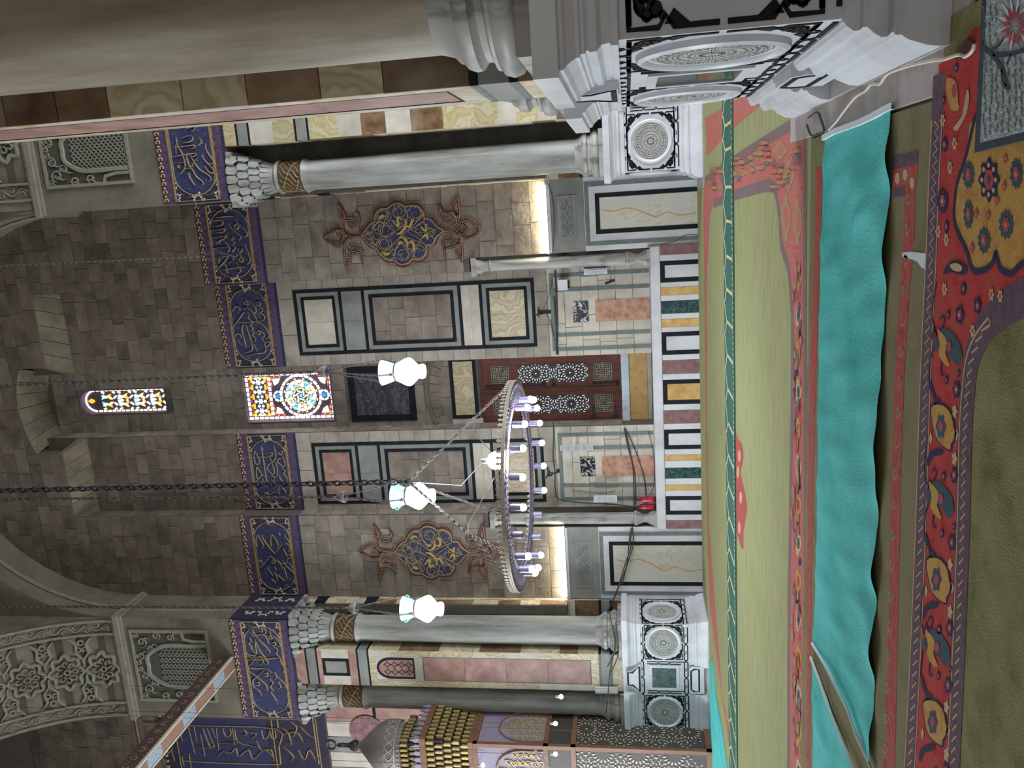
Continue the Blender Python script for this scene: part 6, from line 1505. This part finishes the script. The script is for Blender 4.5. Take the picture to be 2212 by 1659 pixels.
# red field between the guards
left = [(2030, 140), (2030, 260), (2024, 400), (2018, 560), (2012, 720), (2003, 900), (1998, 1100), (1990, 1300), (1980, 1500), (1968, 1720)]
right = [(2060, 1720), (2068, 1500), (2078, 1300), (2084, 1100), (2088, 900), (2100, 790), (2125, 720), (2160, 680), (2212, 650), (2260, 635), (2260, 60), (2105, 60), (2075, 110)]
fpoly(b, left+right, z, 11)
fstrip(b, [(2032, 160), (2027, 260), (2020, 400), (2014, 560), (2006, 720), (1999, 900), (1993, 1100), (1985, 1300), (1976, 1500), (1964, 1720)], .165, z+.001, 2)
fstrip(b, [(2240, 632), (2190, 655), (2150, 685), (2120, 725), (2100, 780), (2091, 860), (2086, 950), (2083, 1100), (2078, 1250), (2070, 1450), (2058, 1720)], .165, z+.001, 2)
zig = [(2028-.055*(y-260)*.9+(4 if i % 2 else -4), y) for i, y in enumerate(range(260, 1700, 13))]
def gx(y, L):
    for i in range(len(L)-1):
        if L[i][1] <= y <= L[i+1][1]: return L[i][0]+(L[i+1][0]-L[i][0])*(y-L[i][1])/(L[i+1][1]-L[i][1])
    return L[-1][0]
G1 = [(2027, 260), (2020, 400), (2014, 560), (2006, 720), (1999, 900), (1993, 1100), (1985, 1300), (1976, 1500), (1964, 1720)]
G2 = [(2150, 685), (2120, 725), (2100, 780), (2091, 860), (2086, 950), (2083, 1100), (2078, 1250), (2070, 1450), (2058, 1720)]
fstrip(b, [(gx(y, G1)+(4.5 if i % 2 else -4.5), y) for i, y in enumerate(range(262, 1700, 12))], .01, z+.002, 4, sm=0)
fstrip(b, [(gx(y, G2)+(4.5 if i % 2 else -4.5), y) for i, y in enumerate(range(690, 1700, 12))], .01, z+.002, 4, sm=0)
fstrip(b, [(x-11, y) for x, y in G1], .012, z+.002, 4); fstrip(b, [(x+11, y) for x, y in G1], .01, z+.002, 4); fstrip(b, [(x-11, y) for x, y in G2], .01, z+.002, 4)
# yellow spandrel
YS = [(2110, 250), (2092, 330), (2076, 380), (2070, 400), (2066, 430), (2064, 470), (2072, 500), (2084, 525), (2095, 550), (2098, 565), (2108, 585), (2130, 583), (2148, 568), (2155, 545), (2165, 580), (2190, 590), (2212, 570), (2260, 560), (2260, 200), (2212, 260)]
fpoly(b, YS, z+.001, 8, 3); fstrip(b, YS[:18], .03, z+.003, 5, sm=3)
def flower(x, y, rx, ry, c1=6, c2=7, c3=8, n=11):
    fell(b, x, y, rx, ry, z+.003, c1, 44, n, .13); fell(b, x, y, rx*.5, ry*.52, z+.004, c2, 20, 6, .15); fell(b, x, y, rx*.18, ry*.22, z+.005, c3, 8)
for (x, y, rx, ry) in ((2096, 377, 12, 28), (2200, 375, 13, 31), (2096, 463, 10, 30), (2178, 485, 15, 30), (2130, 519, 13, 27)): flower(x, y, rx, ry)
flower(2141, 388, 21, 44, 5, 7, 6, 8)
for i in range(8):
    a = 2*pi*i/8; fell(b, 2141+15*cos(a), 388+32*sin(a), 3.2, 6, z+.005, 4, 8)
for (x, y) in ((2174, 402), (2139, 465), (2104, 534), (2113, 461), (2158, 432), (2176, 342)): fell(b, x, y, 5, 11, z+.003, 7, 12, 4, .2); fell(b, x, y, 2, 4, z+.004, 8, 6)
# flowers in the red border, upper part
for (x, y, rx, ry) in ((2040, 434, 12, 26), (2048, 489, 5, 14), (2044, 312, 7, 16), (2069, 146, 5, 10), (2042, 216, 4, 9)): flower(x, y, rx, ry, 5, 7, 4)
for (x, y) in ((2056, 362), (2066, 310), (2040, 260), (2030, 500), (2048, 518), (2044, 625), (2146, 636), (2105, 715), (2165, 640)): fell(b, x, y, 5, 13, z+.003, 4, 24, 6, .25); fell(b, x, y, 2, 5, z+.004, 7, 8)
for (x, y, rx, ry) in ((2085, 624, 6, 14), (2052, 680, 4, 10), (2077, 680, 9, 20), (2116, 660, 8, 18)): flower(x, y, rx, ry, 5, 7, 4, 5)
fpoly(b, [(2050, 168), (2066, 172), (2072, 190), (2074, 220), (2076, 235), (2062, 240), (2054, 225), (2048, 190)], z+.003, 8, 2); fell(b, 2065, 196, 5, 14, z+.004, 7, 10)
fpoly(b, [(2063, 275), (2082, 250), (2090, 205), (2095, 192), (2098, 210), (2092, 245), (2072, 282)], z+.003, 4, 2)
fpoly(b, [(2052, 570), (2068, 562), (2080, 566), (2092, 575), (2092, 590), (2078, 594), (2060, 588), (2040, 592)], z+.003, 5, 2); fpoly(b, [(2056, 572), (2070, 568), (2082, 575), (2080, 586), (2064, 584)], z+.004, 4, 2)
# big repeating flowers of the border with curling stems
for (x, y) in ((2040, 921), (2030, 1252), (2022, 1560)):
    sh = [(-24, -42), (-6, -47), (8, -40), (20, -22), (24, 2), (27, 12), (24, 28), (18, 38), (17, 50), (4, 44), (-10, 30), (-17, 12), (-22, -14)]
    fpoly(b, [(x+p*1.12, y+q*1.1) for p, q in sh], z+.003, 5, 2); fpoly(b, [(x+p, y+q) for p, q in sh], z+.004, 8, 2)
    fell(b, x-3, y, 10, 25, z+.005, 6, 24, 6, .15); fell(b, x-3, y, 5, 13, z+.006, 7, 14, 4, .2)
    fpoly(b, [(x-12, y+48), (x+2, y+52), (x-4, y+62), (x-22, y+66), (x-30, y+85), (x-34, y+80), (x-30, y+58)], z+.003, 5, 2)
    fpoly(b, [(x-18, y-48), (x-4, y-56), (x-16, y-66), (x-22, y-88), (x-30, y-105), (x-28, y-80), (x-20, y-60)], z+.003, 5, 2)
    fstrip(b, [(x-30, y-100), (x-26, y-150), (x-14, y-185), (x-18, y-215), (x-24, y-190)], .014, z+.003, 5)
    fell(b, x+30, y+18, 4, 11, z+.003, 4, 12, 4, .2); fell(b, x+26, y-32, 5, 14, z+.003, 4, 18, 5, .25); fell(b, x+26, y+70, 5, 14, z+.003, 4, 18, 5, .25); fell(b, x-26, y+25, 3, 12, z+.003, 4, 12, 4, .2)
    for (dx_, dy_, rx, ry) in ((30, -80, 8, 18), (8, -100, 4, 10), (34, -115, 4, 8), (25, 105, 8, 18), (2, 108, 5, 10)): flower(x+dx_, y+dy_, rx, ry, 5, 7, 4, 6)
for (x, y) in ((2048, 750), (2030, 1080), (2022, 1400)):
    fpoly(b, [(x-14, y-35), (x+4, y-40), (x+22, y-20), (x+32, y), (x+34, y+25), (x+22, y+40), (x+10, y+20), (x-4, y+5)], z+.003, 6, 2)
    fpoly(b, [(x-20, y-40), (x-8, y-30), (x+2, y-12), (x-2, y+12), (x+8, y+38), (x, y+40), (x-16, y+16), (x-14, y-8)], z+.004, 8, 2)
    fell(b, x+7, y-2, 5, 12, z+.005, 7, 10); fpoly(b, [(x-28, y-12), (x-18, y-25), (x-14, y), (x-22, y+8)], z+.004, 6, 1)
    fstrip(b, [(x-14, y-35), (x-4, y-55), (x-8, y-68), (x-14, y-60)], .012, z+.004, 5); fstrip(b, [(x-22, y-30), (x-30, y-60), (x-28, y-100), (x-22, y-140)], .01, z+.003, 5); fstrip(b, [(x-10, y+32), (x-12, y+55), (x-4, y+60)], .012, z+.004, 5)
# darker sweep of pile in the field
o = b.build('carpet', CM); tag(o, 'near green carpet with a red border of yellow flowers and a yellow flowered corner', 'carpet'); settle(o, (-2, 3, 0))
# turquoise cloth: two lengths
def cloth(name, pts, hem, label, z=.05, seed=1):
    b = MB(); n = len(pts); P = [onZ(x, y, z) for x, y in pts]
    b.poly(PZ(0), [(p.x, p.y) for p in P], .024, z, 0, 1); o = b.build(name, [TEAL, TEALU]); tag(o, label, 'cloth', 'turquoise cloths on the carpets')
    return o
def runner(pts_far, pts_near, label, wav, seed, zb=.028, mats=None, hem=None):
    "rippled cloth grid between two picture-traced edges"
    random.seed(seed); A_ = [onZ(x, y, .04) for x, y in pts_far]; B_ = [onZ(x, y, .04) for x, y in pts_near]
    def samp(L, t):
        k = t*(len(L)-1); i = min(int(k), len(L)-2); return L[i]+(L[i+1]-L[i])*(k-i)
    nu, nv = 150, 18; vs = []; 
    for i in range(nu+1):
        a, c = samp(A_, i/nu), samp(B_, i/nu)
        for j in range(nv+1):
            p = a+(c-a)*(j/nv)
            e = max(0, (j/nv-.72)/.28)**2
            h = zb+.006*sin(p.x*9+j*.2)+.004*sin(p.x*21+p.y*7)+wav*e*(.5+.5*sin(p.x*7.1+sin(p.x*2.3)*2))
            d = hypot(p.x-.1, (p.y-6.1)); 
            h += .03*math.exp(-((p.x-.0)**2/.02))*math.exp(-((p.y-5.9)**2/.05)) + .035*math.exp(-((p.x+.25+.35*(p.y-5.9))**2/.006))*math.exp(-((p.y-5.85)**2/.08))
            yoff = .02*e*sin(p.x*7.1+sin(p.x*2.3)*2+.4)
            vs.append((p.x, p.y-yoff, max(.026, h)))
    b = MB(); fs = [(i*(nv+1)+j, (i+1)*(nv+1)+j, (i+1)*(nv+1)+j+1, i*(nv+1)+j+1) for i in range(nu) for j in range(nv)]
    b.add(vs, fs, 0, True); o = b.build('turquoise_cloth', [TEAL]); 
    if hem:
        h_ = MB(); h_.tube([tuple(onZ(x, y, .045)) for x, y in hem], .012, 5); h_.build('white_cut_edge', TEALU, o)
    tag(o, label, 'cloth', 'turquoise cloths laid over the carpets'); return o
farE = [(1778, 298), (1774, 400), (1768, 600), (1765, 800), (1763, 1000), (1760, 1200), (1757, 1300), (1754, 1392)]
nearE = [(1925, 233), (1923, 330), (1920, 480), (1912, 650), (1905, 800), (1900, 1000), (1892, 1250), (1888, 1440), (1882, 1652)]
runner(farE, nearE, 'long turquoise cloth strip laid across the carpets, puckered at its right end', .05, 3, hem=[(1754, 1390), (1790, 1450), (1830, 1530), (1850, 1590), (1878, 1650), (1884, 1672)])
farE2 = [(1751, 1424), (1752, 1520), (1753, 1620), (1754, 1720)]
nearE2 = [(1753, 1425), (1788, 1520), (1822, 1610), (1858, 1720)]
runner(farE2, nearE2, 'second turquoise cloth at the left edge, past the wedge of bare carpet', .0, 5, hem=[(1751, 1420), (1770, 1470), (1790, 1530), (1815, 1590), (1845, 1660), (1860, 1700)])
b = MB(); P = [onZ(x, y, .045) for x, y in ((1744, 262), (1780, 296), (1830, 268), (1880, 252), (1926, 232))]
h_ = MB(); Q = [onZ(x, y, .05) for x, y in ((1775, 298), (1800, 284), (1850, 266), (1880, 252), (1905, 238), (1926, 228))]
h_.strip(PZ(0), [(p.x, p.y) for p in Q], .04, .03, .052); o = h_.build('cloth_selvedge', TEALU); tag(o, 'turned-up white edge of the turquoise cloth against the near pedestal', 'cloth'); settle(o, tuple(Q[2]))
b = MB(); pts = [(1538, 1425), (1545, 1500), (1560, 1580), (1578, 1720), (1535, 1720), (1533, 1600), (1532, 1520), (1531, 1440)]
P = [onZ(x, y, .03) for x, y in pts]; b.poly(PZ(0), [(p.x, p.y) for p in P], .019, .035); o = b.build('turquoise_cloth', [TEAL]); tag(o, 'turquoise cloth far off at the foot of the left pedestal', 'cloth', 'turquoise cloths laid over the carpets')
# dark green runner with gold arches
ra = [onZ(1562, 200, .03), onZ(1568, 1700, .03)]; ya = ra[0].y; yb = onZ(1583, 300, .03).y; yc = onZ(1592, 1500, .03).y; ya2 = onZ(1574, 1500, .03).y
xs = [2.2-i*.25 for i in range(70)]
def ly(x, far=True):
    t = (2.2-x)/17.; return (onZ(1562, 300, .03).y+(onZ(1575, 1500, .03).y-onZ(1562, 300, .03).y)*min(1.3, (1.2-x)/9.5)) if far else (yb+(yc-yb)*min(1.3, (1.2-x)/9.5))
b = MB(); pts = [(x, ly(x)) for x in xs]+[(x, ly(x, False)) for x in reversed(xs)]
b.poly(PZ(0), pts, .019, .045); rn = b.build('prayer_runner', DGRN); tag(rn, 'narrow dark green prayer runner with pale arches, lying parallel to the back wall', 'runner')
xs2 = [onZ(1573, y, .04).x for y in (150, 210, 268, 322, 404, 478, 555, 627, 696, 768, 840, 912, 980, 1043, 1108, 1172, 1230, 1290, 1350, 1405, 1460, 1515, 1570, 1625, 1680)]
for i in range(len(xs2)-1):
    a, c = xs2[i], xs2[i+1]; w_ = a-c; yf, yn = ly(a), ly(a, False)
    b = MB(); b.strip(PZ(0), [(a, yn+.03), (a, yf-.42)], .045, .045, .05)
    b.strip(PZ(0), smooth([(a, yf-.42), (a-w_*.1, yf-.32), (a-w_*.35, yf-.2), (a-w_*.5, yf-.08), (a-w_*.65, yf-.2), (a-w_*.9, yf-.32), (c, yf-.42)], 3), .03, .045, .05); b.build('pale_arch', RUNG, rn)
b = MB()
for x in [2.0-i*.09 for i in range(165)]: b.box(PZ(0), x-.025, x+.025, ly(x, False)+.015, ly(x, False)+.06, .045, .05)
b.build('dotted_edge', RUNG, rn)['kind'] = 'stuff'; settle(rn, (-4.7, ly(-4.7), 0))
# pale grey rug with red blossom
c0 = [(2120, -30), (2102, 330), (2212, 302), (2290, 285), (2290, -30)]
P = [onZ(x, y, .05) for x, y in c0]; b = MB(); b.poly(PZ(0), [(p.x, p.y) for p in P], .026, .045); rg = b.build('flowered_rug', CHAR); tag(rg, 'pale grey rug with a charcoal border and a red blossom, lying on the near carpet', 'rug')
b = MB(); P = [onZ(x, y, .05) for x, y in ((2131, -30), (2116, 308), (2212, 284), (2290, 265), (2290, -30))]; b.poly(PZ(0), [(p.x, p.y) for p in P], .045, .048); b.build('grey_field', GREYR, rg)
b = MB()
def rs(pts, w, m=b): P = [onZ(x, y, .05) for x, y in smooth(pts, 3)]; m.strip(PZ(0), [(p.x, p.y) for p in P], w, .048, .051)
rs([(2119, 99), (2145, 120), (2165, 150), (2175, 185)], .022); rs([(2145, 116), (2170, 118), (2200, 112), (2225, 100)], .018); rs([(2140, 108), (2155, 100), (2168, 85)], .014); rs([(2164, 150), (2166, 175), (2176, 190), (2182, 188)], .018); rs([(2175, 140), (2185, 115)], .008)
b.build('dark_branch', CHAR, rg)
b = MB()
for i in range(15):
    a = 2*pi*i/15; x, y = 2192+26*cos(a), 58+42*sin(a)
    P = [onZ(2192+r*cos(a+d), 58+r*1.6*sin(a+d), .05) for r, d in ((6, 0), (18, -.16), (30, 0), (18, .16))]; b.flat(PZ(0), [(p.x, p.y) for p in P], .052)
b.build('red_petals', ROSEC, rg)
b = MB()
for i in range(12):
    a = 2*pi*(i+.5)/12
    P = [onZ(2192+r*cos(a+d), 52+r*1.6*sin(a+d), .05) for r, d in ((8, 0), (22, -.12), (42, 0), (22, .12))]; b.flat(PZ(0), [(p.x, p.y) for p in P], .0505)
b.build('pale_petals', TEALU, rg)
b = MB(); random.seed(4)
for i in range(24):
    for j in range(13):
        x = 2125+j*13+random.uniform(-3, 3); y = 20+i*12+random.uniform(-3, 3)
        if y > 300-(x-2120)*.28 or hypot(x-2192, (y-58)/1.5) < 42: continue
        P = [onZ(x+q[0], y+q[1], .05) for q in ((-1, -3), (2, -2), (2, 3), (0, 4))]; b.strip(PZ(0), [(p.x, p.y) for p in P], .005, .048, .0505)
b.build('fine_hatching', GREYI, rg); settle(rg, tuple(onZ(2180, 150, 0)))
b = MB(); P = [onZ(x, y, .03) for x, y in ((2060, 118), (2075, 108), (2082, 92), (2092, 82), (2103, 90), (2103, 115), (2080, 128), (2062, 128))]
b.poly(PZ(0), [(p.x, p.y) for p in P], .024, .036); o = b.build('dark_rag', MAROON); tag(o, 'small dark crumpled rag by the near pedestal and grey rug', 'rag'); settle(o, tuple(P[0]))
# white cable on the floor
P = [(1743, 270), (1752, 292), (1765, 290), (1780, 282), (1772, 255), (1768, 244), (1760, 244), (1748, 254)]
b = MB(); b.tube([tuple(onZ(x, y, .05)) for x, y in smooth(P, 4)], .009, 6); o = b.build('cable', CABLE); tag(o, 'dark end of the cable looped round the corner of the near floor slab', 'cable'); settle(o, tuple(onZ(1765, 290, .05)))
P = [(1790, 281), (1805, 265), (1820, 245), (1835, 225), (1850, 208), (1870, 196), (1882, 182), (1900, 182), (1915, 162), (1940, 150), (1980, 138), (2020, 130), (2040, 128), (2070, 118), (2085, 122), (2100, 110), (2105, 95)]
b = MB(); b.tube([tuple(onZ(x, y, .05)) for x, y in smooth(P, 4)], .009, 6); o = b.build('cable', CABLEW); tag(o, 'white cable snaking along the floor slab beside the near pedestal', 'cable'); settle(o, tuple(onZ(1900, 182, .05)))
